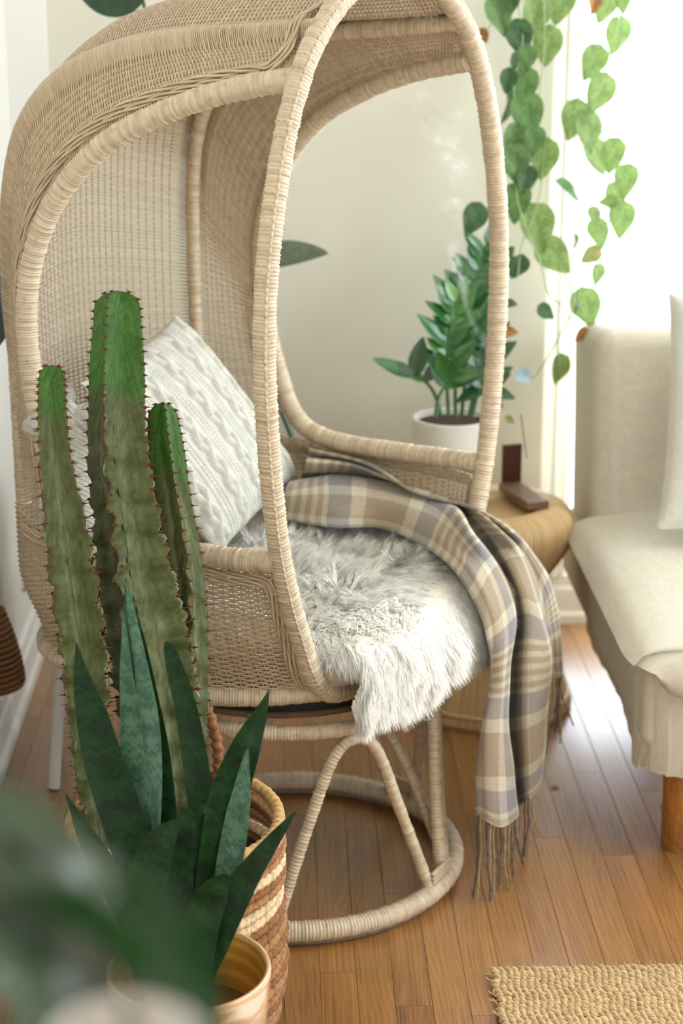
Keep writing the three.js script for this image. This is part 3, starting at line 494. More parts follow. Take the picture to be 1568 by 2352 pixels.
  for (let k = 0; k < 34; k++) {
    const a = k < 24 ? (k / 24) * 0.62 : 0.74 + ((k - 24) / 10) * 0.26, p = at(a, 1), flapLen = a > 0.72 ? 0.115 : 0.14, len = flapLen * (0.85 + 0.35 * R()), calm = k < 24 ? 1 : 0.25, sw = (R() - 0.5) * 0.05 * calm, sw2 = (R() - 0.5) * 0.03 * calm, cross = k % 9 === 4 ? -0.06 : 0, t = new MB();
    const pts = []; for (let i = 0; i <= 12; i++) { const f = i / 12; pts.push(V(p.x + sw2 * f * f, p.y + 0.004 - len * f * (1 - Math.abs(cross) * 1.5), p.z + sw * f * f + cross * f * f + 0.003 * Math.sin(f * 7 + k))); }
    t.tube(pts, null, 0.0013, 5); t.tube(pts.map((q, i) => q.clone().add(V(0.0016 * Math.cos(i * 1.3), 0, 0.0016 * Math.sin(i * 1.3)))), null, 0.0011, 5);
    mesh('fringe', t.build(), fr[k % 4], g);
  }
  rebase(g);
}
// ---------------------------------------------------------------- cactus in its jute basket
const cactTex = tex(512, 512, (u, v) => { const n = fbm(u * 10, v * 26 + u * 12, 10, 26, 4), s = fbm(u * 18, v * 60, 18, 60, 2), k = 0.82 + 0.34 * n + 0.16 * (s - 0.5); return [k, k, k * 0.98]; });
const cactBump = tex(256, 256, (u, v) => { const n = 0.6 * fbm(u * 20, v * 40, 20, 40, 3) + 0.4 * fbm(u * 6, v * 6, 6, 6, 3); return [n, n, n]; }, false);
M.cactus = phys({ vertexColors: true, map: cactTex, bumpMap: cactBump, bumpScale: 0.0012, roughness: 0.6, specularIntensity: 0.5 });
M.spine = std({ color: rgb(96, 48, 38), roughness: 0.6 });
M.areole = std({ color: rgb(98, 50, 30), roughness: 0.9 });
const cactus = thing('candelabra_cactus', 'tall three-stemmed green cactus with wavy spiny ribs in the jute basket', 'cactus');
function stem(rows, { K = 4, phase = 0, seed = 1, greenTo = 0.3, zOff = 0 }) {
  // rows: [distance along 0..1 from the tip, px, py, half width in px, depth]
  const R = rng(seed), P = rows.map((r) => atD(r[0], r[1], r[3] + zOff)), cl = spline(P), L = cl.getLength(), wid = table(rows.map((r, i) => [i / (rows.length - 1), (r[2] * r[3]) / FPX]));
  const NT = Math.round(L / 0.0042), NA = 168, pts = cl.getPoints(NT), Tn = V(0, 0, 0), rr = [], teeth = [];
  const kk0 = (a) => Math.round((a - phase) / (2 * PI / K)) * 3.7, b = new MB(), wave = (s, k) => (0.12 * Math.sin(s * 2 * PI / 0.045 + k * 1.7) + 0.035 * Math.sin(s * 2 * PI / 0.021 + k)) * sstep(0.14, 0.34, s), area = 0.017;
  const at = (a, f, k, T) => {
    const s = f * L, cap = Math.sqrt(clamp(s / 0.035, 0, 1) * (2 - clamp(s / 0.035, 0, 1))), Rm = wid(f) * cap * 1.1;
    const kk = Math.round((a - phase) / (2 * PI / K)), rid = (a - phase) - kk * (2 * PI / K) + wave(s, kk), c = Math.pow(Math.max(0, 1 - Math.abs(rid) / (PI / K) ), 2.1);
    const tooth = Math.pow(0.5 + 0.5 * Math.cos((s / area) * 2 * PI + kk), 2), core = 0.46 + 0.05 * Math.sin(s * 30);
    const rad = Rm * (core + (1 - core) * c * (0.93 + (0.05 + 0.07 * sstep(0.2, 0.35, s)) * tooth) + 0.03 * fbm(a * 3, s * 40, 0, 0, 2) * (1 - c));
    return [rad, c, s, kk, rid];
  };
  const frame = (k) => { const a = pts[Math.max(0, k - 1)], c = pts[Math.min(NT, k + 1)]; Tn.subVectors(c, a).normalize(); const X = CR.clone().addScaledVector(Tn, -CR.dot(Tn)).normalize(), Z = V(0, 0, 0).crossVectors(X, Tn).normalize(); if (Z.z < 0) Z.negate(); return [X, Z]; };
  // angle 0 faces the camera
  const F = pts.map((_, k) => frame(k));
  b.sheet(NA, NT, (u, v) => { const k = Math.round(v * NT), a = u * 2 * PI, [rad] = at(a, v, k), [X, Z] = F[k]; return pts[k].clone().addScaledVector(X, rad * Math.sin(a)).addScaledVector(Z, rad * Math.cos(a)); },
    (u, v) => [u * 2, v * L / 0.25], (u, v) => {
      const a = u * 2 * PI, [rad, c, s] = at(a, v, 0), g = sstep(greenTo + 0.025, greenTo - 0.025, s + 0.05 * (fbm(a * 2, s * 30, 0, 0, 3) - 0.5)), low = sstep(0.95, 1.0, v);
      const n = fbm(a * 6 + 2, s * 90 - c * 10, 0, 0, 4), m = fbm(a * 2 + 20, s * 14, 0, 0, 3), cream = sstep(0.45, 0.0, c) * (0.15 + 0.85 * sstep(0.42, 0.62, m)) * sstep(greenTo - 0.04, greenTo + 0.12, s);
      let col = [lerp(0.074, 0.044, g), lerp(0.088, 0.12, g), lerp(0.026, 0.014, g)]; const fe = 0.4 + 1.2 * n; col = col.map((x) => x * fe);
      const cc = [0.19, 0.2, 0.095]; col = col.map((x, i) => lerp(x, cc[i], 0.75 * cream)); const edge = sstep(0.9, 0.985, c); const ec = s < greenTo ? [0.14, 0.22, 0.09] : (noise(s * 110, kk0(a)) > 0.42 ? [0.15, 0.062, 0.026] : [0.3, 0.32, 0.18]); col = col.map((x, i) => lerp(x, ec[i], edge * (s < greenTo ? 0.5 : 0.9))); col = col.map((x, i) => lerp(x, [0.22, 0.2, 0.17][i], low)); return col;
    }, true);
  const body = mesh('stem', b.build(true), M.cactus, cactus);
  // fix the seam where the sheet closes
  { const n = body.geometry.attributes.normal; for (let j = 0; j <= NT; j++) { const p = j * (NA + 1), q = p + NA, v = V(n.getX(p) + n.getX(q), n.getY(p) + n.getY(q), n.getZ(p) + n.getZ(q)).normalize(); n.setXYZ(p, v.x, v.y, v.z); n.setXYZ(q, v.x, v.y, v.z); } }
  const sp = new MB(), ar = new MB();
  for (let k = 0; k < K; k++) for (let s = 0.006; s < L * 0.97; s += area) {
    const f = s / L, i = Math.round(f * NT), a0 = phase + k * 2 * PI / K, kr = Math.round((a0 - phase) / (2 * PI / K)), a = a0 - wave(s, kr), [rad] = at(a, f, i), [X, Z] = F[i], O = X.clone().multiplyScalar(Math.sin(a)).addScaledVector(Z, Math.cos(a)), p = pts[i].clone().addScaledVector(O, rad), up = pts[Math.max(0, i - 2)].clone().sub(pts[Math.min(NT, i + 2)]).normalize(), side = V(0, 0, 0).crossVectors(O, up);
    const young = s < greenTo ? 0.7 : 1;
    ar.tube([p.clone().addScaledVector(O, -0.003), p.clone().addScaledVector(O, 0.0004), p.clone().addScaledVector(O, 0.0022)], null, (q) => [0.0024, 0.0023, 0.0006][q] * (0.7 + 0.6 * R()), 6);
    for (const d of [-1, 1]) { const e = O.clone().addScaledVector(side, d * (0.5 + 0.4 * R())).addScaledVector(up, 0.3 * (R() - 0.7)).normalize(), l = (0.006 + 0.0055 * R()) * young; sp.tube([p.clone().addScaledVector(O, -0.001), p.clone().addScaledVector(e, l * 0.55), p.clone().addScaledVector(e, l)], null, (q) => [0.00085, 0.0006, 0.0001][q], 4); }
  }
  mesh('spines', sp.build(), M.spine, cactus, { kind: 'stuff' }); mesh('areoles', ar.build(true), M.areole, cactus, { kind: 'stuff' });
}
stem([[268, 668, 52, 2.64], [269, 740, 57, 2.64], [268, 850, 66, 2.64], [268, 950, 68, 2.64], [272, 1060, 72, 2.64], [288, 1180, 78, 2.64], [305, 1300, 88, 2.64], [330, 1420, 96, 2.645], [352, 1540, 98, 2.65], [368, 1660, 90, 2.65], [385, 1780, 70, 2.65], [396, 1880, 52, 2.65], [400, 1935, 44, 2.65]], { phase: -0.28, seed: 3, greenTo: 0.17 });
stem([[120, 838, 36, 2.6], [119, 890, 41, 2.6], [120, 960, 44, 2.6], [128, 1060, 50, 2.6], [146, 1180, 60, 2.6], [164, 1300, 67, 2.6], [182, 1420, 68, 2.6], [196, 1540, 64, 2.6], [204, 1660, 58, 2.6], [214, 1780, 52, 2.6], [228, 1880, 42, 2.6], [240, 1950, 34, 2.6]], { phase: -0.62, seed: 8, greenTo: 0.12 });
stem([[372, 924, 28, 2.665], [376, 980, 36, 2.665], [384, 1050, 40, 2.665], [398, 1140, 39, 2.665], [412, 1230, 42, 2.665], [424, 1330, 46, 2.665], [428, 1430, 48, 2.665], [430, 1540, 50, 2.665], [428, 1650, 48, 2.665], [424, 1760, 44, 2.665], [420, 1860, 40, 2.665], [416, 1935, 36, 2.665]], { phase: 0.3, seed: 13, greenTo: 0.14 });
const BC = V(-0.163, 0, -2.385), BR = 0.146; // the basket
{
  mesh('soil', translate(new THREE.CylinderGeometry(0.122, 0.1, 0.22, 36), BC.x, 0.185, BC.z), std({ color: rgb(38, 28, 24), roughness: 1 }), cactus);
  const R = rng(5), b = new MB(); for (let k = 0; k < 700; k++) { const a = R() * 2 * PI, r = 0.1 * Math.sqrt(R()), p = V(BC.x - 0.025 + r * Math.cos(a), 0.302, BC.z + r * Math.sin(a)), d = V(R() - 0.5, 0.25 * R(), R() - 0.5).multiplyScalar(0.05); b.tube([p, p.clone().addScaledVector(d, 0.5).add(V(0, 0.012 * R(), 0)), p.clone().add(d)], null, 0.0012, 4); }
  mesh('coir_mulch', b.build(), std({ color: rgb(170, 132, 92), roughness: 1 }), cactus, { kind: 'stuff' });
}
rebase(cactus);
const juteMat = [[206, 164, 112], [150, 106, 70], [232, 208, 170], [176, 130, 88]].map(([r, g, b]) => std({ color: rgb(r, g, b), map: rep(tex(128, 64, (u, v) => { const n = fbm(u * 12, v * 30, 12, 30, 3), k = 0.72 + 0.5 * n; return [k, k * 0.97, k * 0.92]; }), 30, 8), roughness: 0.95 }));
{
  const g = thing('jute_basket', 'tall braided jute basket in tan, brown and cream bands holding the cactus', 'basket');
  const N = 24, ord = [0, 0, 1, 3, 2, 1, 3, 2, 2, 1, 1, 3, 1, 3, 3, 1, 3, 3, 1, 3, 3, 1, 3, 3];
  for (let k = 0; k < N; k++) {
    const y = 0.372 - 0.008 - k * 0.0153, r = BR * (1 + 0.02 * Math.sin(k * 0.5 + 1)) - (k > 18 ? (k - 18) * 0.003 : 0), wob = rng(k + 3)() * 6, n = 190, pts = [];
    for (let i = 0; i < n; i++) { const a = (i / n) * 2 * PI, q = r + 0.003 * Math.sin(a * 3 + wob); pts.push(V(BC.x + q * Math.cos(a), y + 0.003 * Math.sin(a * 2 + wob), BC.z + q * Math.sin(a))); }
    const b = new MB(); b.tube(pts, pts.map((p) => V(p.x - BC.x, 0, p.z - BC.z).normalize()), 0.0083, 10, { closed: true, shape: (q, len) => 1 + 0.16 * Math.cos(2 * PI * len / 0.0145 + Math.abs(((q + PI) % (2 * PI)) - PI) * 2.2) + 0.05 * Math.sin(len * 700 + q * 3) });
    mesh('braided_coil', b.build(true), juteMat[ord[k]], g);
  }
  const hp = [...Array(16)].map((_, i) => { const t = i / 15, w = Math.sin(PI * t); return atD(lerp(474, 500, t) + 6 * w, lerp(1625, 1800, t), 2.74).add(V(0.004 * w, 0, 0)); });
  const b = new MB(), hc = spline([...hp, atD(500, 1840, 2.74)]), hpts = samples(hc, 40); b.tube(hpts, null, 0.0085, 8, { shape: (q, l) => 1 + 0.18 * Math.cos(2 * PI * l / 0.016 + q) }); mesh('handle', b.build(true), juteMat[1], g);
  const fl = new THREE.CylinderGeometry(BR - 0.012, BR - 0.015, 0.012, 40); mesh('basket_bottom', translate(fl, BC.x, 0.0065, BC.z), juteMat[3], g);
  rebase(g);
}
// ---------------------------------------------------------------- sword leaves
// rows: [px, py, half width px]; depth d; fold: depth of the channel; tilt turns the face
function swordLeaf(rows, d0, d1, { fold = 0.25, twist = 0.0, thick = 0.0028, seed = 1, col = null, n = 70, nu = 14, bend = 0 }) {
  const P = rows.map((r, i) => atD(r[0], r[1], lerp(d0, d1, i / (rows.length - 1)) + bend * Math.pow(i / (rows.length - 1), 2))), c = spline(P), w = table(rows.map((r, i) => [i / (rows.length - 1), (r[2] * d0) / FPX])), pts = c.getPoints(n), b = new MB(), T = V(0, 0, 0), L = c.getLength();
  const fr = pts.map((p, k) => { T.subVectors(pts[Math.min(n, k + 1)], pts[Math.max(0, k - 1)]).normalize(); const F = CF.clone().negate(), X = V(0, 0, 0).crossVectors(T, F).normalize(), Z = V(0, 0, 0).crossVectors(X, T).normalize(), a = twist * (0.4 + 0.6 * k / n); return [X.clone().multiplyScalar(Math.cos(a)).addScaledVector(Z, Math.sin(a)), Z.clone().multiplyScalar(Math.cos(a)).addScaledVector(X, -Math.sin(a))]; });
  const pos = (u, v, s) => { const k = Math.round(v * n), [X, Z] = fr[k], ww = Math.max(0.0003, w(v)), q = 2 * u - 1; return pts[k].clone().addScaledVector(X, q * ww).addScaledVector(Z, fold * ww * (q * q - 0.4) + s * thick * 0.5 * (1 - q * q) * Math.min(1, ww / 0.006) + 0.0012 * Math.sin(v * 23 + seed)); };
  const uv = (u, v) => [u, v * L / 0.4 + seed * 0.37];
  b.sheet(nu, n, (u, v) => pos(u, v, 1), uv, col); b.sheet(nu, n, (u, v) => pos(u, v, -1), uv, col, true);
  return b.build(true);
}
const snakeTex = (dark, light) => tex(128, 512, (u, v) => { const vv = v + 0.006 * Math.sin(u * 22) + 0.004 * Math.sin(u * 51), z = fbm(u * 3, vv * 150, 3, 0, 4), bands = fbm(u * 2 + 4, vv * 46, 2, 0, 3), k = sstep(0.4, 0.66, 0.55 * z + 0.5 * bands), e = sstep(0.46, 0.5, Math.abs(u - 0.5)); return [0, 1, 2].map((i) => lerp(lerp(dark[i], light[i], k), light[i] * 1.15, e * 0.6) / 255); });
M.snakeDark = phys({ map: snakeTex([10, 35, 11], [20, 56, 18]), roughness: 0.5, specularIntensity: 0.45 });
M.snakePale = phys({ map: snakeTex([46, 78, 56], [78, 110, 86]), roughness: 0.5, specularIntensity: 0.6 });
{
  const g = thing('potted_snake_plant', 'dark green snake plant with upright pointed leaves in a glazed cream and ochre pot', 'houseplant');
  const SP = V(-0.137, 0, -2.15), r = 0.107, H = 0.262;
  const prof = [[0.001, 0.004], [0.078, 0.004], [0.086, 0.012], [0.096, 0.1], [0.104, 0.2], [0.1085, 0.25], [0.1095, 0.258], [0.108, 0.2635], [0.104, 0.2635], [0.101, 0.257], [0.098, 0.22], [0.094, 0.17], [0.09, 0.13], [0.001, 0.13]];
  const pot = new THREE.LatheGeometry(prof.map(([a, b]) => new THREE.Vector2(a, b)), 72);
  const glaze = tex(512, 256, (u, v) => { const s = fbm(u * 10 + v * 4, v * 26, 10, 26, 4), k = sstep(0.42, 0.62, s), inside = sstep(0.62, 0.66, v), st = Math.pow(0.5 + 0.5 * Math.sin(v * 150 + 3 * fbm(u * 6, v * 4, 6, 4, 2)), 2); const o = [lerp(222, 244, k), lerp(170, 226, k), lerp(120, 200, k)], q = [lerp(196, 226, st), lerp(142, 178, st), lerp(52, 88, st)]; return [0, 1, 2].map((i) => lerp(o[i], q[i], inside) / 255); });
  mesh('pot', translate(pot, SP.x, 0, SP.z), phys({ map: glaze, roughness: 0.28, clearcoat: 0.6, clearcoatRoughness: 0.12 }), g);
  mesh('soil', translate(new THREE.CylinderGeometry(0.093, 0.09, 0.05, 36), SP.x, 0.158, SP.z), std({ color: rgb(128, 62, 32), roughness: 1 }), g);
  const leaf = (rows, d0, d1, o, m = M.snakeDark) => mesh('leaf', swordLeaf(rows, d0, d1, o), m, g);
  leaf([[400, 2230, 30], [352, 2080, 42], [300, 1930, 50], [250, 1780, 50], [214, 1650, 40], [190, 1560, 22], [174, 1476, 1]], 2.42, 2.42, { twist: 0.25, seed: 1 });
  leaf([[392, 2240, 30], [372, 2080, 46], [352, 1900, 56], [336, 1740, 54], [320, 1600, 42], [305, 1460, 24], [288, 1328, 1]], 2.44, 2.46, { twist: -0.35, seed: 2, fold: 0.35 });
  leaf([[372, 2230, 12], [338, 2000, 26], [312, 1800, 34], [300, 1640, 26], [290, 1520, 15], [281, 1400, 1]], 2.42, 2.43, { twist: 0.5, seed: 3 }, M.snakePale);
  leaf([[345, 2100, 8], [352, 1800, 20], [342, 1650, 22], [322, 1520, 15], [300, 1400, 9], [289, 1335, 1]], 2.425, 2.445, { twist: -0.2, seed: 12, fold: 0.1 }, M.snakePale);
  leaf([[452, 2240, 26], [466, 2080, 32], [470, 1920, 33], [455, 1780, 32], [430, 1640, 28], [405, 1540, 22], [388, 1490, 14], [382, 1474, 4]], 2.43, 2.45, { twist: 0.3, seed: 4 });
  leaf([[462, 2240, 30], [482, 2100, 40], [502, 1960, 46], [524, 1830, 46], [560, 1720, 36], [592, 1650, 20], [618, 1584, 1]], 2.43, 2.43, { twist: -0.3, seed: 5, fold: 0.4 });
  leaf([[500, 2150, 10], [520, 2030, 28], [538, 1920, 30], [555, 1820, 22], [568, 1720, 3]], 2.412, 2.41, { twist: 0.3, seed: 6, fold: 0.1 }, M.snakePale);
  leaf([[440, 2270, 34], [476, 2180, 44], [520, 2090, 42], [570, 2010, 30], [620, 1940, 19], [655, 1895, 10], [679, 1864, 1]], 2.38, 2.34, { twist: 0.2, seed: 7, fold: 0.35 });
  leaf([[418, 2260, 36], [404, 2130, 48], [398, 2010, 46], [412, 1925, 32], [440, 1872, 20], [466, 1858, 12], [486, 1868, 2]], 2.39, 2.37, { twist: 0.0, seed: 8 });
  leaf([[455, 2290, 30], [452, 2200, 40], [462, 2120, 42], [490, 2050, 36], [520, 2010, 10]], 2.37, 2.35, { twist: -0.2, seed: 9, fold: 0.3 });
  leaf([[360, 2250, 26], [300, 2100, 34], [240, 1990, 30], [190, 1900, 18], [150, 1822, 1]], 2.40, 2.38, { twist: 0.1, seed: 10 });
  leaf([[340, 2260, 30], [330, 2120, 44], [345, 2000, 46], [380, 1920, 30], [420, 1880, 2]], 2.37, 2.35, { twist: 0.2, seed: 11 });
  rebase(g);
}
{ // close to the lens
  const g = thing('foreground_plant', 'blurred plant with long drooping striped leaves in a white pot closest to the camera', 'houseplant');
  const D = 0.66, pc = atD(285, 2450, D - 0.03), r = 0.026;
  const prof = [[0.001, -0.05], [0.018, -0.05], [0.022, -0.03], [0.025, 0.0], [0.026, 0.012], [0.024, 0.012], [0.022, 0.002], [0.001, 0.0]];
  mesh('pot', translate(new THREE.LatheGeometry(prof.map(([a, b]) => new THREE.Vector2(a, b)), 40), pc.x, pc.y, pc.z), phys({ color: rgb(214, 204, 192), roughness: 0.35, clearcoat: 0.4 }), g);
  const grain = tex(64, 256, (u, v) => { const n = fbm(u * 10, v * 40, 10, 40, 3), k = 0.88 + 0.24 * n; return [k, k, k]; });
  const glossy = (r, g2, b) => phys({ color: rgb(r, g2, b), map: grain, roughness: 0.32, clearcoat: 1, clearcoatRoughness: 0.22 });
  const A = glossy(19, 68, 11), B = glossy(44, 70, 34), Cc = glossy(40, 56, 34);
  const lf = (rows, d0, d1, o, m) => mesh('leaf', swordLeaf(rows, d0, d1, { n: 50, thick: 0.0012, ...o }), m, g);
  lf([[470, 2560, 30], [470, 2470, 44], [400, 2330, 52], [280, 2180, 58], [130, 2035, 62], [-20, 1940, 66], [-190, 1870, 40]], D, D + 0.05, { twist: 0.6, fold: 0.2, seed: 1 }, Cc);
  lf([[-190, 1790, 30], [-60, 1850, 56], [60, 1905, 60], [160, 1975, 50], [240, 2050, 22], [280, 2090, 2]].map(([x, y, w]) => [x, y, w * 1.35]), D + 0.03, D + 0.06, { twist: 1.0, fold: 0.12, seed: 1 }, B);
  lf([[420, 2540, 40], [450, 2440, 56], [460, 2320, 62], [420, 2180, 60], [330, 2060, 46], [250, 1985, 24], [190, 1945, 3]], D + 0.02, D + 0.08, { twist: 0.1, fold: 0.2, seed: 9 }, A);
  lf([[520, 2600, 30], [520, 2500, 46], [480, 2380, 54], [380, 2250, 54], [240, 2120, 50], [80, 2030, 42], [-70, 1970, 8]], D - 0.01, D + 0.02, { twist: 0.2, fold: 0.2, seed: 2 }, A);
  lf([[330, 2560, 26], [290, 2400, 50], [200, 2260, 62], [90, 2150, 64], [-30, 2080, 60], [-180, 2020, 16]], D - 0.012, D - 0.005, { twist: 0.1, fold: 0.25, seed: 3 }, Cc);
  lf([[260, 2560, 26], [180, 2440, 46], [110, 2340, 56], [40, 2250, 54], [-40, 2180, 44], [-160, 2120, 6]], D - 0.018, D - 0.02, { twist: -0.1, fold: 0.2, seed: 4 }, A);
  lf([[440, 2560, 24], [540, 2460, 44], [600, 2400, 40], [640, 2380, 4]], D - 0.015, D, { twist: 0.2, fold: 0.2, seed: 5 }, B);
  lf([[250, 2560, 24], [90, 2470, 48], [-10, 2400, 54], [-100, 2330, 30], [-180, 2280, 4]], D - 0.02, D - 0.03, { twist: 0.1, fold: 0.2, seed: 6 }, Cc);
  rebase(g);
}
// ---------------------------------------------------------------- behind the chair: stool, pot plant, incense, vines, big-leaved plant
{
  const g = thing('rattan_stool', 'hourglass-shaped honey rattan stool behind the egg chair', 'stool');
  g.position.set(0.425, 0, -3.66);
  const prof = [[0.001, 0.432], [0.07, 0.436], [0.12, 0.446], [0.15, 0.443], [0.168, 0.425], [0.173, 0.4], [0.166, 0.368], [0.145, 0.33], [0.118, 0.29], [0.104, 0.255], [0.102, 0.22], [0.114, 0.17], [0.14, 0.11], [0.162, 0.06], [0.172, 0.025], [0.17, 0.0], [0.001, 0.0]];
  const pc = new THREE.SplineCurve(prof.map(([a, b]) => new THREE.Vector2(a, b))).getPoints(60);
  M.honey = phys({ color: rgb(214, 182, 130), roughness: 0.45, map: rep(caneTex, 6, 2), clearcoat: 0.25, clearcoatRoughness: 0.35 });
  mesh('stool_core', new THREE.LatheGeometry(pc, 60), std({ color: rgb(176, 142, 96), roughness: 0.7 }), g);
  const b = new MB(), R = rng(4); for (let k = 0; k < 132; k++) { const a = (k / 132) * 2 * PI, t = 0.84 + 0.28 * R(), pts = pc.slice(6, 58).filter((_, i) => i % 2 === 0).map((p) => V(p.x * Math.cos(a), p.y, p.x * Math.sin(a))); b.tube(pts, null, (i) => clamp(Math.hypot(pts[i].x, pts[i].z) * 0.024, 0.001, 0.004), 5, { color: [t, t * 0.97, t * 0.92] }); }
  mesh('rattan_strands', b.build(), phys({ color: rgb(220, 190, 140), vertexColors: true, roughness: 0.45, clearcoat: 0.25, clearcoatRoughness: 0.35 }), g, { kind: 'stuff' });
  for (const [y, r] of [[0.03, 0.173], [0.235, 0.106]]) mesh('rattan_ring', translate(new THREE.TorusGeometry(r, 0.006, 8, 60).rotateX(PI / 2), 0, y, 0), M.honey, g);
}
const blade = (L, W, fold, curl, n = 12, nu = 6, tipPow = 0.8) => { // leaf along +y from its foot, face +z
  const b = new MB(), f = (u, v) => { const q = 2 * u - 1, w = W * Math.pow(Math.sin(PI * Math.pow(v, 0.75)), tipPow); return V(q * w, v * L, fold * Math.abs(q) * w - curl * v * v * L); };
  const th = 0.0007; b.sheet(nu, n, (u, v) => f(u, v).add(V(0, 0, th * (1 - Math.pow(2 * u - 1, 2)))), undefined, null); b.sheet(nu, n, (u, v) => f(u, v).add(V(0, 0, -th * (1 - Math.pow(2 * u - 1, 2)))), undefined, null, true); return b.build(true);
};
const orient = (m, p, dir, face, s = 1) => { const Y = dir.clone().normalize(), Z = face.clone().addScaledVector(Y, -face.dot(Y)).normalize(), X = V(0, 0, 0).crossVectors(Y, Z); m.matrix.makeBasis(X, Y, Z).scale(V(s, s, s)).setPosition(p); m.matrix.decompose(m.position, m.quaternion, m.scale); };
const leafMap = tex(64, 128, (u, v) => { const e = Math.abs(u - 0.5), vein = Math.pow(Math.abs(Math.sin((v * 9 - e * 6) * PI)), 10) * 0.12, mid = sstep(0.03, 0.0, e) * 0.3, n = fbm(u * 8, v * 12, 8, 12, 3), k = 0.84 + 0.3 * (n - 0.5) + vein + mid; return [k, k, k * 0.96]; });
{
  const g = thing('zz_plant', 'glossy dark green plant with feathered stems in a plain white cylinder pot', 'houseplant');
  const top = atH(1038, 958, 0.62), cx = top.x, cz = top.z, r = 0.083;
  const prof = [[0.001, 0.447], [0.074, 0.447], [0.08, 0.452], [r, 0.47], [r + 0.001, 0.618], [r - 0.001, 0.621], [r - 0.006, 0.621], [r - 0.008, 0.616], [r - 0.009, 0.595], [0.001, 0.595]];
  mesh('pot', translate(new THREE.LatheGeometry(prof.map(([a, b]) => new THREE.Vector2(a, b)), 64), cx, 0, cz), std({ color: rgb(228, 222, 208), roughness: 0.6 }), g);
  mesh('soil', translate(new THREE.CylinderGeometry(r - 0.008, r - 0.01, 0.02, 32), cx, 0.598, cz), std({ color: rgb(74, 44, 30), roughness: 1 }), g);
  const glossy = [[58, 116, 54], [84, 146, 68], [122, 176, 92], [42, 88, 48]].map(([a, b, c]) => phys({ color: rgb(a, b, c), map: leafMap, roughness: 0.28, clearcoat: 0.5, clearcoatRoughness: 0.15 }));
  const shapes = [blade(0.078, 0.0165, 0.25, 0.08), blade(0.07, 0.0175, 0.2, -0.06), blade(0.06, 0.014, 0.3, 0.15)], R = rng(17), sm = std({ color: rgb(54, 92, 44), roughness: 0.5 });
  const stems = [ // [px, py] from soil to tip, depth, pairs, tone offset
    [[[1046, 958], [1046, 860], [1052, 780], [1066, 720], [1082, 670], [1100, 620], [1116, 560]], 3.79, 13, 0], [[[1060, 955], [1072, 850], [1090, 780], [1108, 720], [1124, 660], [1132, 620]], 3.83, 11, 1],
    [[[1030, 955], [1026, 860], [1030, 790], [1040, 720], [1052, 680]], 3.76, 9, 0], [[[1078, 958], [1092, 880], [1108, 820], [1126, 770]], 3.8, 7, 3], [[[1012, 955], [1000, 910], [980, 880], [955, 866], [928, 856]], 3.74, 3, 3], [[[1000, 958], [1008, 910], [1030, 880], [1060, 872]], 3.72, 4, 3], [[[1085, 958], [1096, 910], [1112, 890], [1124, 905]], 3.74, 3, 3]];
  for (const [px, d, n, tone] of stems) {
    const c = spline(px.map(([x, y]) => atD(x, y, d))), b = new MB(); b.tube(c.getPoints(24), null, (k, f) => 0.0048 * (1 - 0.65 * f), 7); mesh('stalk', b.build(), sm, g);
    for (let k = 0; k < n; k++) {
      const f = n < 5 ? lerp(0.55, 1, k / (n - 1)) : lerp(0.26, 1, Math.pow(k / (n - 1), 0.9)), p = c.getPoint(f), T = c.getTangent(f);
      for (const s of k === n - 1 ? [0] : [-1, 1]) { const dir = T.clone().multiplyScalar(s ? 0.62 : 1).addScaledVector(CR, s * 0.75).add(V((R() - 0.5) * 0.3, 0.2 + (R() - 0.5) * 0.3, 0.45 * (R() - 0.3))), m = mesh('leaf', shapes[Math.floor(R() * 3)], glossy[(tone + Math.floor(R() * R() * 3)) % 4], g); orient(m, p, dir, V((R() - 0.5) * 0.8, 0.75, 0.7), (0.85 + 0.4 * R()) * (f > 0.9 ? 0.75 : 1)); }
    }
  }
  rebase(g);
}
{
  const g = thing('incense_holder', 'small dark wood incense holder with an upright back plate on the rattan stool', 'incense holder');
  M.walnut = std({ color: rgb(112, 70, 40), roughness: 0.5, map: rep(oak, 1, 0.3) });
  const p = atH(1196, 1140, 0.452); g.position.set(p.x, 0.448, p.z); g.rotation.y = 0.28;
  mesh('base_board', rbox(0.05, 0.018, 0.155, 0.003, 0, 0.009, 0.012), std({ color: rgb(118, 88, 72), roughness: 0.32 }), g);
  mesh('back_plate', rbox(0.044, 0.085, 0.008, 0.002, 0.005, 0.058, -0.066), M.walnut, g);
  const s = thing('incense_stick', 'thin grey incense stick leaning up from the dark wood holder', 'incense stick'), b = new MB(), a = atD(1209, 1052, 3.745), e = atD(1196, 952, 3.74);
  b.tube([a, a.clone().lerp(e, 0.5), e], null, 0.0014, 6); mesh('stick', b.build(), std({ color: rgb(120, 118, 106), roughness: 0.9 }), s); mesh('ember', translate(new THREE.SphereGeometry(0.0017, 8, 6), e.x, e.y, e.z), std({ color: rgb(168, 120, 100) }), s); rebase(s);
}
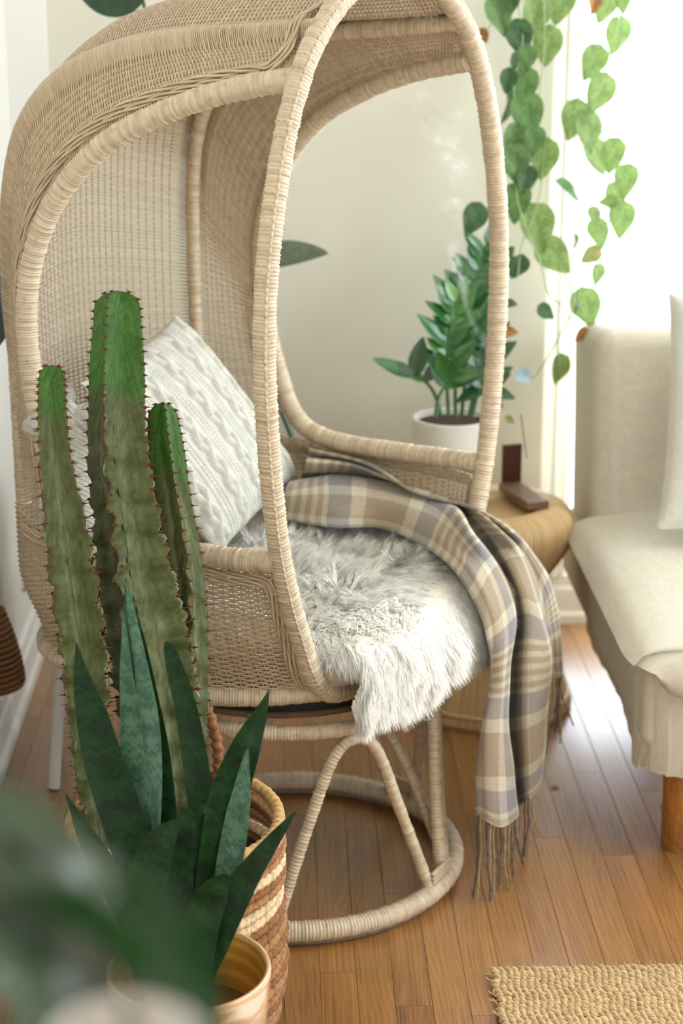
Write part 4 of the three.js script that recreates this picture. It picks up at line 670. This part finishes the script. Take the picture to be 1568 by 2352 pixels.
{ // smoke: thin curling veils
  const g = thing('incense_smoke', 'faint curling wisps of white incense smoke in front of the back wall', 'smoke'); g.userData.kind = 'stuff';
  const veil = tex(128, 256, (u, v) => { const e = Math.pow(Math.sin(PI * u), 1.5) * sstep(0, 0.12, v) * sstep(1, 0.85, v), n = Math.pow(fbm(u * 4 + 3, v * 7, 4, 7, 5), 2.2), s = Math.pow(1 - Math.abs(2 * fbm(u * 3, v * 5 + 9, 3, 5, 4) - 1), 6), k = e * (0.25 * n + 0.5 * s); return [k, k, k]; }, false);
  const sm = std({ color: 0xffffff, roughness: 1, transparent: true, opacity: 0.42, alphaMap: veil, depthWrite: false, side: THREE.DoubleSide });
  const wisp = (rows, d, w, seed) => { const c = spline(rows.map(([x, y]) => atD(x, y, d))), n = 60, P = c.getPoints(n), b = new MB(); b.sheet(10, n, (u, v) => { const p = P[Math.round(v * n)], q = 2 * u - 1, a = 0.9 * Math.sin(v * 7 + seed); return p.clone().addScaledVector(CR, q * w * Math.cos(a) * (0.5 + 0.8 * v)).add(V(0, 0.2 * w * Math.sin(q * 3 + v * 9), q * w * Math.sin(a))); }); const m = mesh('wisp', b.build(true), sm, g); m.castShadow = false; };
  wisp([[1194, 945], [1180, 880], [1120, 800], [1078, 720], [1060, 640], [1048, 570], [1062, 520]], 3.74, 0.02, 1);
  wisp([[1040, 470], [1062, 400], [1058, 350], [1030, 320], [1036, 280], [1052, 240]], 3.7, 0.045, 2);
  wisp([[1070, 420], [1040, 380], [1010, 330], [1000, 280], [960, 240], [930, 190]], 3.66, 0.05, 3);
  wisp([[1054, 620], [1040, 560], [1050, 500], [1030, 440]], 3.7, 0.035, 4);
}
// trailing vines
{
  const g = thing('pothos_vine', 'trailing heart-leaved vine hanging beside the bright garden door', 'houseplant');
  const heart = (fold, curl, seed) => { const b = new MB(), f = (u, v) => { const q = 2 * u - 1, w = 0.43 * Math.pow(Math.sin(PI * Math.pow(v, 0.62)), 0.75) * (1 - 0.3 * v), lobe = v < 0.3 ? (0.3 - v) * 0.5 * Math.abs(q) : 0; return V(q * w, v - 0.08 - lobe * 0.9 + 0.0 * seed, fold * Math.abs(q) * w - curl * (v - 0.3) * (v - 0.3) + 0.02 * Math.sin(v * 9 + q * 4 + seed)); }; b.sheet(10, 14, f); return b.build(true); };
  const hs = [heart(0.25, 0.3, 1), heart(0.4, -0.1, 2), heart(0.1, 0.5, 3), heart(0.6, 0.2, 4)];
  const mk = (r, gg, b, t = 0.45) => phys({ color: rgb(r, gg, b), map: leafMap, roughness: 0.85, transmission: t, thickness: 0, side: THREE.DoubleSide });
  const tone = { d: mk(76, 112, 72, 0.28), m: mk(108, 146, 84, 0.36), b: mk(140, 168, 98, 0.42), y: mk(168, 166, 104, 0.4), o: mk(186, 132, 74, 0.35), p: mk(196, 220, 232, 0.4) };
  const L = [[1168, 12, 60, 95, 'd'], [1147, 44, 80, 65, 'm'], [1226, 44, 98, 98, 'b'], [1196, 95, 74, 75, 'd'], [1113, 84, 30, 70, 'o'], [1257, 115, 80, 95, 'b'], [1182, 152, 48, 95, 'd'], [1201, 208, 78, 100, 'm'], [1161, 246, 74, 97, 'd'], [1214, 274, 88, 80, 'm'], [1176, 335, 78, 100, 'm'], [1248, 373, 80, 98, 'b'], [1186, 385, 82, 80, 'm'], [1184, 474, 78, 100, 'm'], [1306, 444, 60, 42, 'm'], [1235, 535, 98, 72, 'b'], [1281, 597, 86, 50, 'b'], [1259, 720, 42, 35, 'd'], [1284, 856, 62, 95, 'b'], [1319, 558, 30, 90, 'm'], [1353, 590, 46, 140, 'y'], [1085, 511, 68, 112, 'd'], [1186, 618, 52, 112, 'd'], [1175, 762, 30, 10, 'o'], [1209, 866, 42, 25, 'p'], [1176, 697, 24, 10, 'd'], [1172, 967, 22, 40, 'y'],
    [1285, 17, 84, 98, 'b'], [1363, 10, 50, 92, 'o'], [1388, 22, 66, 112, 'b'], [1431, 10, 44, 92, 'b'], [1418, 90, 76, 95, 'b'], [1357, 150, 72, 112, 'b'], [1372, 222, 82, 110, 'b'], [1318, 284, 80, 100, 'b'], [1356, 314, 86, 72, 'b'], [1378, 370, 76, 60, 'b'], [1404, 366, 72, 108, 'b'], [1438, 424, 68, 100, 'b'], [1412, 458, 60, 100, 'b'], [1392, 464, 36, 175, 'b'], [1427, 512, 72, 95, 'b'], [1368, 500, 40, 60, 'b'], [1380, 541, 62, 78, 'b'], [1373, 636, 46, 92, 'b'], [1351, 716, 82, 72, 'b'], [1319, 718, 42, 102, 'd'], [1333, 772, 34, 132, 'o'], [1205, 420, 60, 90, 'd'], [1165, 190, 50, 95, 'd'], [1225, 330, 60, 95, 'm'], [1210, 140, 55, 92, 'm']];
  const R = rng(23), D = 3.74;
  L.forEach(([x, y, s, a, t], k) => { const d = D + (R() - 0.5) * 0.1 + (x > 1280 ? 0.12 : 0), A = a * PI / 180, dir = CR.clone().multiplyScalar(Math.cos(A)).add(V(0, -Math.sin(A), 0)).add(V(0, 0, (R() - 0.5) * 0.3)), len = (s * d) / FPX * 1.12, p = atD(x - Math.cos(A) * s * 0.5, y - Math.sin(A) * s * 0.5, d), m = mesh('leaf', hs[Math.floor(R() * 4)], tone[t], g); const turn = [1306, 1319, 1161].includes(x) ? 1.2 : (R() - 0.5) * 1.1; orient(m, p, dir, V(Math.sin(turn), 0.25 + 0.4 * (R() - 0.5), Math.cos(turn)), len); });
  const vm = std({ color: rgb(150, 168, 118), roughness: 0.7 }), vine = (rows, d, r = 0.0016) => { const b = new MB(); b.tube(spline(rows.map(([x, y]) => atD(x, y, d))).getPoints(rows.length * 8), null, r, 5); mesh('vine', b.build(), vm, g); };
  vine([[1240, -420], [1215, -200], [1190, 0], [1200, 90], [1180, 200], [1190, 330], [1185, 440], [1206, 520], [1240, 600], [1262, 680], [1290, 700]], D); vine([[1262, -420], [1245, -100], [1250, 100], [1236, 260], [1245, 400], [1225, 500], [1198, 560], [1188, 640]], D + 0.02);
  vine([[1285, 610], [1310, 660], [1316, 700], [1290, 760], [1270, 800], [1244, 842], [1222, 872]], D + 0.05); vine([[1284, 690], [1282, 760], [1284, 830]], D + 0.05, 0.0012);
  vine([[1290, -420], [1360, -150], [1385, 40], [1380, 130], [1352, 230], [1372, 300], [1340, 340], [1385, 400], [1412, 470], [1385, 530], [1352, 600], [1330, 680], [1345, 740]], D + 0.12); vine([[1285, -420], [1420, -100], [1428, 60], [1414, 140]], D + 0.14, 0.0013); vine([[1320, 235], [1300, 270], [1318, 300]], D + 0.1, 0.0012); vine([[1245, -400], [1180, -60], [1150, 20], [1118, 70]], D, 0.0012);
  // hanging pot above the picture
  const pc = atD(1262, -560, D), prof = [[0.001, -0.07], [0.055, -0.07], [0.08, 0.05], [0.083, 0.06], [0.077, 0.06], [0.07, 0.035], [0.001, 0.035]];
  mesh('pot', translate(new THREE.LatheGeometry(prof.map(([a, b]) => new THREE.Vector2(a, b)), 36), pc.x, pc.y, pc.z), std({ color: rgb(230, 222, 208), roughness: 0.6 }), g);
  for (let k = 0; k < 3; k++) { const a = k * 2.1, b = new MB(); b.tube([V(pc.x + 0.08 * Math.cos(a), pc.y + 0.055, pc.z + 0.08 * Math.sin(a)), V(pc.x, HC - 0.005, pc.z)], null, 0.0012, 5); mesh('cord', b.build(), vm, g); }
}
// big-leaved plant on a white stand behind the chair
{
  const g = thing('strelitzia_plant', 'tall dark plant with big paddle leaves reaching out behind the egg chair', 'houseplant');
  const pb = V(-0.36, 0.34, -3.5), big = (L, W, fold, curl) => blade(L, W, fold, curl, 26, 10, 0.7);
  const lm = phys({ color: rgb(58, 88, 66), map: rep(leafMap, 1, 3), roughness: 0.4, clearcoat: 0.3, clearcoatRoughness: 0.3 }), lm2 = phys({ color: rgb(96, 112, 88), map: rep(leafMap, 1, 3), roughness: 0.45, clearcoat: 0.3 }), lm3 = phys({ color: rgb(34, 48, 56), map: rep(leafMap, 1, 3), roughness: 0.35, clearcoat: 0.4 });
  const pot = [[0.001, 0], [0.09, 0], [0.115, 0.2], [0.118, 0.21], [0.11, 0.21], [0.105, 0.18], [0.001, 0.18]];
  mesh('pot', translate(new THREE.LatheGeometry(pot.map(([a, b]) => new THREE.Vector2(a, b)), 40), pb.x, pb.y, pb.z), std({ color: rgb(90, 84, 80), roughness: 0.6 }), g);
  const leaf = (foot, tip, face, W, fold, curl, m, way) => { const q = mesh('leaf', big(foot.distanceTo(tip), W, fold, curl), m, g); orient(q, foot, tip.clone().sub(foot), face); const b = new MB(), s = V(pb.x, pb.y + 0.18, pb.z); b.tube(spline([s, ...way.map(([x, y, d]) => atD(x, y, d)), foot]).getPoints(40), null, (k, f) => 0.007 * (1 - 0.5 * f), 7); mesh('leaf_stalk', b.build(), lm, g); };
  const rimWay = [[330, 1560, 3.85], [640, 1420, 3.8], [706, 1120, 3.76], [672, 1010, 3.76], [628, 900, 3.76], [592, 790, 3.76], [566, 690, 3.76]];
  leaf(atD(330, 5, 3.6), atD(150, -90, 3.5), V(0.2, -0.5, 1), 0.06, 0.2, 0.05, lm, [[130, 1440, 3.7], [66, 1150, 3.65], [50, 800, 3.6], [44, 480, 3.6], [110, 260, 3.6], [230, 160, 3.6], [330, 110, 3.6]]);
  leaf(atD(566, 612, 3.76), atD(756, 590, 3.74), V(0.1, 1, 0.55), 0.045, 0.45, -0.05, lm2, rimWay);
  leaf(atD(572, 660, 3.74), atD(584, 540, 3.7), V(0.4, 0.1, 1), 0.022, 0.2, 0.1, lm, rimWay);
  leaf(atD(640, 320, 3.75), atD(812, 190, 3.72), V(-0.3, 0.6, 0.8), 0.045, 0.4, 0.05, lm, [...rimWay, [552, 560, 3.76], [560, 450, 3.76], [598, 360, 3.76]]);
  leaf(atD(20, 590, 3.45), atD(-20, 815, 3.4), V(0.5, 0.1, 1), 0.04, 0.15, 0.1, lm3, [[130, 1440, 3.65], [66, 1150, 3.6], [52, 800, 3.5]]);
  rebase(g);
  const st = thing('plant_stand', 'white wooden plant stand, one slim leg seen left of the cactus', 'plant stand'), f = atH(124, 1812, 0), tp = atH(152, 1560, 0.30);
  mesh('stand_top', translate(new THREE.CylinderGeometry(0.15, 0.15, 0.02, 40), pb.x, pb.y - 0.01, pb.z), M.trim, st);
  for (const a of [0, 1, 2, 3]) { const b = new MB(), e = a ? V(pb.x + 0.13 * Math.cos(1.1 + a * 1.57), 0.002, pb.z + 0.13 * Math.sin(1.1 + a * 1.57)) : V(f.x, 0.002, f.z), t = V(lerp(pb.x, e.x, 0.75), pb.y - 0.02, lerp(pb.z, e.z, 0.75)); b.tube([t, t.clone().lerp(e, 0.5), e], null, 0.0115, 10); mesh('leg', b.build(), M.trim, st); }
  rebase(st);
}
{
  const g = thing('wall_basket', 'dark brown woven bell-shaped basket on the left wall, cut by the picture edge', 'basket');
  const c = atD(-26, 1572, 3.5), prof = [[0.014, 0.16], [0.03, 0.155], [0.046, 0.12], [0.056, 0.06], [0.066, 0.01], [0.068, 0.0], [0.064, 0.0], [0.05, 0.06], [0.03, 0.14]];
  mesh('basket_body', translate(new THREE.LatheGeometry(prof.map(([a, b]) => new THREE.Vector2(a, b)), 40), c.x, c.y, c.z), std({ color: rgb(116, 78, 46), map: rep(caneTex, 10, 3), roughness: 0.8 }), g);
  const b = new MB(); for (let k = 0; k < 14; k++) { const f = k / 13, y = 0.008 + 0.14 * f, r = lerp(0.067, 0.036, Math.pow(f, 1.6)), pts = []; for (let i = 0; i < 48; i++) { const a = i / 48 * 2 * PI; pts.push(V(c.x + (r + 0.001 * (i + k) % 2 * 0.002) * Math.cos(a), c.y + y, c.z + r * Math.sin(a))); } b.tube(pts, null, 0.004, 6, { closed: true }); }
  mesh('woven_bands', b.build(), std({ color: rgb(136, 96, 58), roughness: 0.8 }), g, { kind: 'stuff' });
  rebase(g);
}
// ---------------------------------------------------------------- sofa
{
  const g = thing('sofa', 'beige fabric sofa without arms and with wooden legs, in front of the garden door', 'sofa');
  const X0 = 0.625, X1 = 2.25, ZFr = -2.9; M.sofa = fabric(rgb(218, 209, 188), 5);
  const soft = (w, h, d, r, x, y, z, amp, seed, seg = 40) => { const gg = new RoundedBoxGeometry(w, h, d, 6, r), p = gg.attributes.position, n = gg.attributes.normal, uv = gg.attributes.uv; for (let i = 0; i < p.count; i++) { const a = p.getX(i), b = p.getY(i), c = p.getZ(i), q = amp * (fbm(a * 9 + seed, c * 9 + b * 7, 0, 0, 3) - 0.5); p.setXYZ(i, a + n.getX(i) * q, b + n.getY(i) * q, c + n.getZ(i) * q); } return translate(gg, x, y, z); };
  // loose cover round the frame: skirt with a wavy hem
  const cover = new MB(), path = spline([V(X0 + 0.02, 0, -3.93), V(X0 - 0.004, 0, -3.5), V(X0 + 0.0, 0, -3.2), V(X0 - 0.006, 0, -2.96), V(X0 + 0.014, 0, ZFr - 0.012), V(X0 + 0.08, 0, ZFr + 0.004), V(X0 + 0.5, 0, ZFr), V(X1 - 0.05, 0, ZFr), V(X1, 0, ZFr - 0.05), V(X1, 0, -3.93)]), PP = path.getPoints(220);
  cover.sheet(220, 16, (u, v) => { const p = PP[Math.round(u * 220)], hem = 0.168 + 0.012 * (fbm(u * 34, 3, 0, 0, 3) - 0.5) - 0.012 * sstep(0.06, 0.0, Math.abs(u - 0.31)), y = lerp(0.378, hem, v), w = 0.014 * (fbm(u * 40, v * 2.5, 0, 0, 3) - 0.5) * (0.3 + v), inw = 0.012 * Math.pow(v, 3); return V(p.x + w + (u < 0.3 ? inw : 0), y, p.z + w - (u > 0.33 ? inw : 0)); }, (u, v) => [u * 3, v * 0.3]);
  const ct = cover.build(true); M.sofaSkirt = M.sofa.clone(); M.sofaSkirt.side = THREE.DoubleSide; mesh('skirt', ct, M.sofaSkirt, g);
  mesh('seat_frame', rbox(X1 - X0 + 0.01, 0.15, 0.98, 0.02, (X0 + X1) / 2 - 0.004, 0.292, -3.41), M.sofa, g);
  // seat cushion: puffed top, rolled front with a seam
  const sc = new MB(), cx0 = X0 - 0.05, cx1 = X1 + 0.02, zb = -3.62, zf = ZFr + 0.055, prof = [[zb, 0.33], [zb - 0.01, 0.4], [zb, 0.435], [zb + 0.08, 0.45], [lerp(zb, zf, 0.45), 0.458], [zf - 0.16, 0.452], [zf - 0.07, 0.438], [zf - 0.02, 0.41], [zf, 0.37], [zf - 0.006, 0.335], [zf - 0.03, 0.318], [zf - 0.2, 0.316]].map(([z, y]) => V(0, y, z)), pr = spline(prof).getPoints(60);
  sc.sheet(90, 60, (u, v) => { const q = pr[Math.round(v * 60)], e = Math.pow(Math.abs(2 * u - 1), 14), ee = Math.sqrt(Math.max(0, 1 - e)), cy = 0.385, x = lerp(cx0, cx1, u), pud = 0.006 * (fbm(u * 16, v * 6, 0, 0, 3) - 0.5) + (v > 0.68 && v < 0.85 ? 0.009 * (fbm(u * 60, v * 5, 0, 0, 2) - 0.5) : 0); const near = sstep(0.12, 0.0, u) * 0.02; return V(x + 0.055 * Math.pow(1 - u, 20) * sstep(0.5, 0.85, v), cy + (q.y - cy) * (0.12 + 0.88 * ee) + pud, q.z + pud + (v > 0.6 ? -near : 0)); }, (u, v) => [u * 3.4, v * 2], null, true);
  mesh('seat_cushion', sc.build(true), M.sofaSkirt, g);
  const bk = soft(X1 - X0 + 0.0, 0.46, 0.3, 0.045, 0, 0, 0, 0.012, 3); bk.rotateX(-0.16); mesh('backrest', translate(bk, (X0 + X1) / 2 + 0.005, 0.57, -3.775), M.sofa, g);
  for (const [x, z] of [[X0 + 0.075, ZFr - 0.075], [X1 - 0.08, ZFr - 0.075], [X0 + 0.22, -3.86], [X1 - 0.08, -3.86]]) mesh('leg', translate(new THREE.CylinderGeometry(0.033, 0.03, 0.2, 28), x, 0.1, z), phys({ color: rgb(255, 236, 200), map: rep(oak, 1, 0.4), roughness: 0.4, clearcoat: 0.2 }), g);
  rebase(g);
  const pg = thing('sofa_pillow', 'pale linen throw pillow leaning on the back of the beige sofa', 'pillow'); M.pale = fabric(rgb(226, 220, 206), 4);
  const a = atD(1534, 672, 3.66), d = atD(1508, 1216, 3.5), w = V(0.5, -0.02, 0.06), cr = (u, v) => 0.005 * (fbm(u * 7, v * 7, 0, 0, 3) - 0.5) + 0.006 * sstep(0.75, 0.85, v) * Math.sin(u * 22 + v * 14);
  pillow(pg, [d.clone().add(V(0, 0.0, 0)), d.clone().add(w), a.clone().add(w), a], 0.075, M.pale, cr, { nu: 60, pinch: 0.05 }); rebase(pg);
}
// ---------------------------------------------------------------- jute rug and crumbs on the floor
{
  const g = thing('jute_rug', 'chunky woven natural jute rug at the lower right', 'rug');
  const x0 = 0.312, x1 = 1.9, z0 = -2.555, z1 = -1.2;
  mesh('rug_backing', rbox(x1 - x0 - 0.02, 0.008, z1 - z0 - 0.02, 0.003, (x0 + x1) / 2, 0.0045, (z0 + z1) / 2), std({ color: rgb(158, 112, 66), roughness: 1 }), g);
  const q = new MB(); for (let k = -2; k <= 2; k++) q.tube([-1, -0.6, 0, 0.6, 1].map((t) => V(t * 0.0058 + 0.0004 * k, 0.0056 * Math.sqrt(Math.max(0.05, 1 - t * t)) - 0.0005 * k * k, k * 0.0011 + 0.0018 * t)), null, (i, f) => 0.0013 * (0.7 + 0.5 * Math.sin(PI * f)), 5);
  const px = 0.0106, pz = 0.0068, nx = 88, nz = 92, im = new THREE.InstancedMesh(q.build(), std({ color: rgb(204, 176, 138), map: juteMat[0].map, roughness: 1 }), nx * nz), R = rng(31), m = new THREE.Matrix4(), e = new THREE.Euler(), c = new THREE.Color(); im.name = 'knots'; im.userData.kind = 'stuff'; im.castShadow = im.receiveShadow = true;
  for (let i = 0; i < nx; i++) for (let j = 0; j < nz; j++) { e.set((R() - 0.5) * 0.3, (R() - 0.5) * 0.5 + ((i + j) % 2 ? 0.22 : -0.22), (R() - 0.5) * 0.3); m.makeRotationFromEuler(e).scale(V(0.95 + 0.15 * R(), 1 + 0.4 * (R() - 0.5), 1.1 + 0.3 * R())); m.setPosition(x0 + 0.008 + i * px + 0.002 * (R() - 0.5) + 0.0025 * Math.sin(j * 0.6), 0.0075 + 0.0015 * R(), z0 + 0.006 + j * pz + 0.002 * (R() - 0.5)); const k = i * nz + j; im.setMatrixAt(k, m); const t = 0.82 + 0.3 * R(); im.setColorAt(k, c.setRGB(t, t * 0.97, t * (0.86 + 0.1 * R()))); }
  g.add(im);
  const fz = new MB(); for (let k = 0; k < 160; k++) { const edge = R() < 0.5, p = edge ? V(x0 + 0.002, 0.008, lerp(z0, z0 + 0.5, R())) : V(lerp(x0, x0 + 0.6, R()), 0.008, z0 + 0.002), dd = V((edge ? -1 : R() - 0.5) * 0.012 * R(), 0.006 * R(), (edge ? R() - 0.5 : -1) * 0.012 * R()); fz.tube([p, p.clone().addScaledVector(dd, 0.6), p.clone().add(dd).add(V(0, 0.002, 0))], null, 0.0005, 3); }
  mesh('stray_fibres', fz.build(), std({ color: rgb(228, 196, 144), roughness: 1 }), g, { kind: 'stuff' });
  rebase(g);
}
for (const [x, y, s, l] of [[1275, 1806, 0.013, 'dry brown leaf scrap on the floor between the throw and the sofa'], [1519, 1847, 0.006, 'tiny dark crumb on the floor beside the front sofa leg']]) {
  const p = atH(x, y, 0.001), g = thing('leaf_scrap', l, 'debris'), b = new MB(); b.sheet(6, 6, (u, v) => V(p.x + (u - 0.5) * s * 1.4, 0.0015 + 0.003 * Math.sin(u * 3) * v, p.z + (v - 0.5) * s * 0.7 * Math.sin(PI * clamp(u, 0.1, 0.9)))); mesh('scrap', b.build(true), std({ color: rgb(84, 64, 44), side: THREE.DoubleSide }), g); rebase(g);
}
renderer.render(scene, camera);
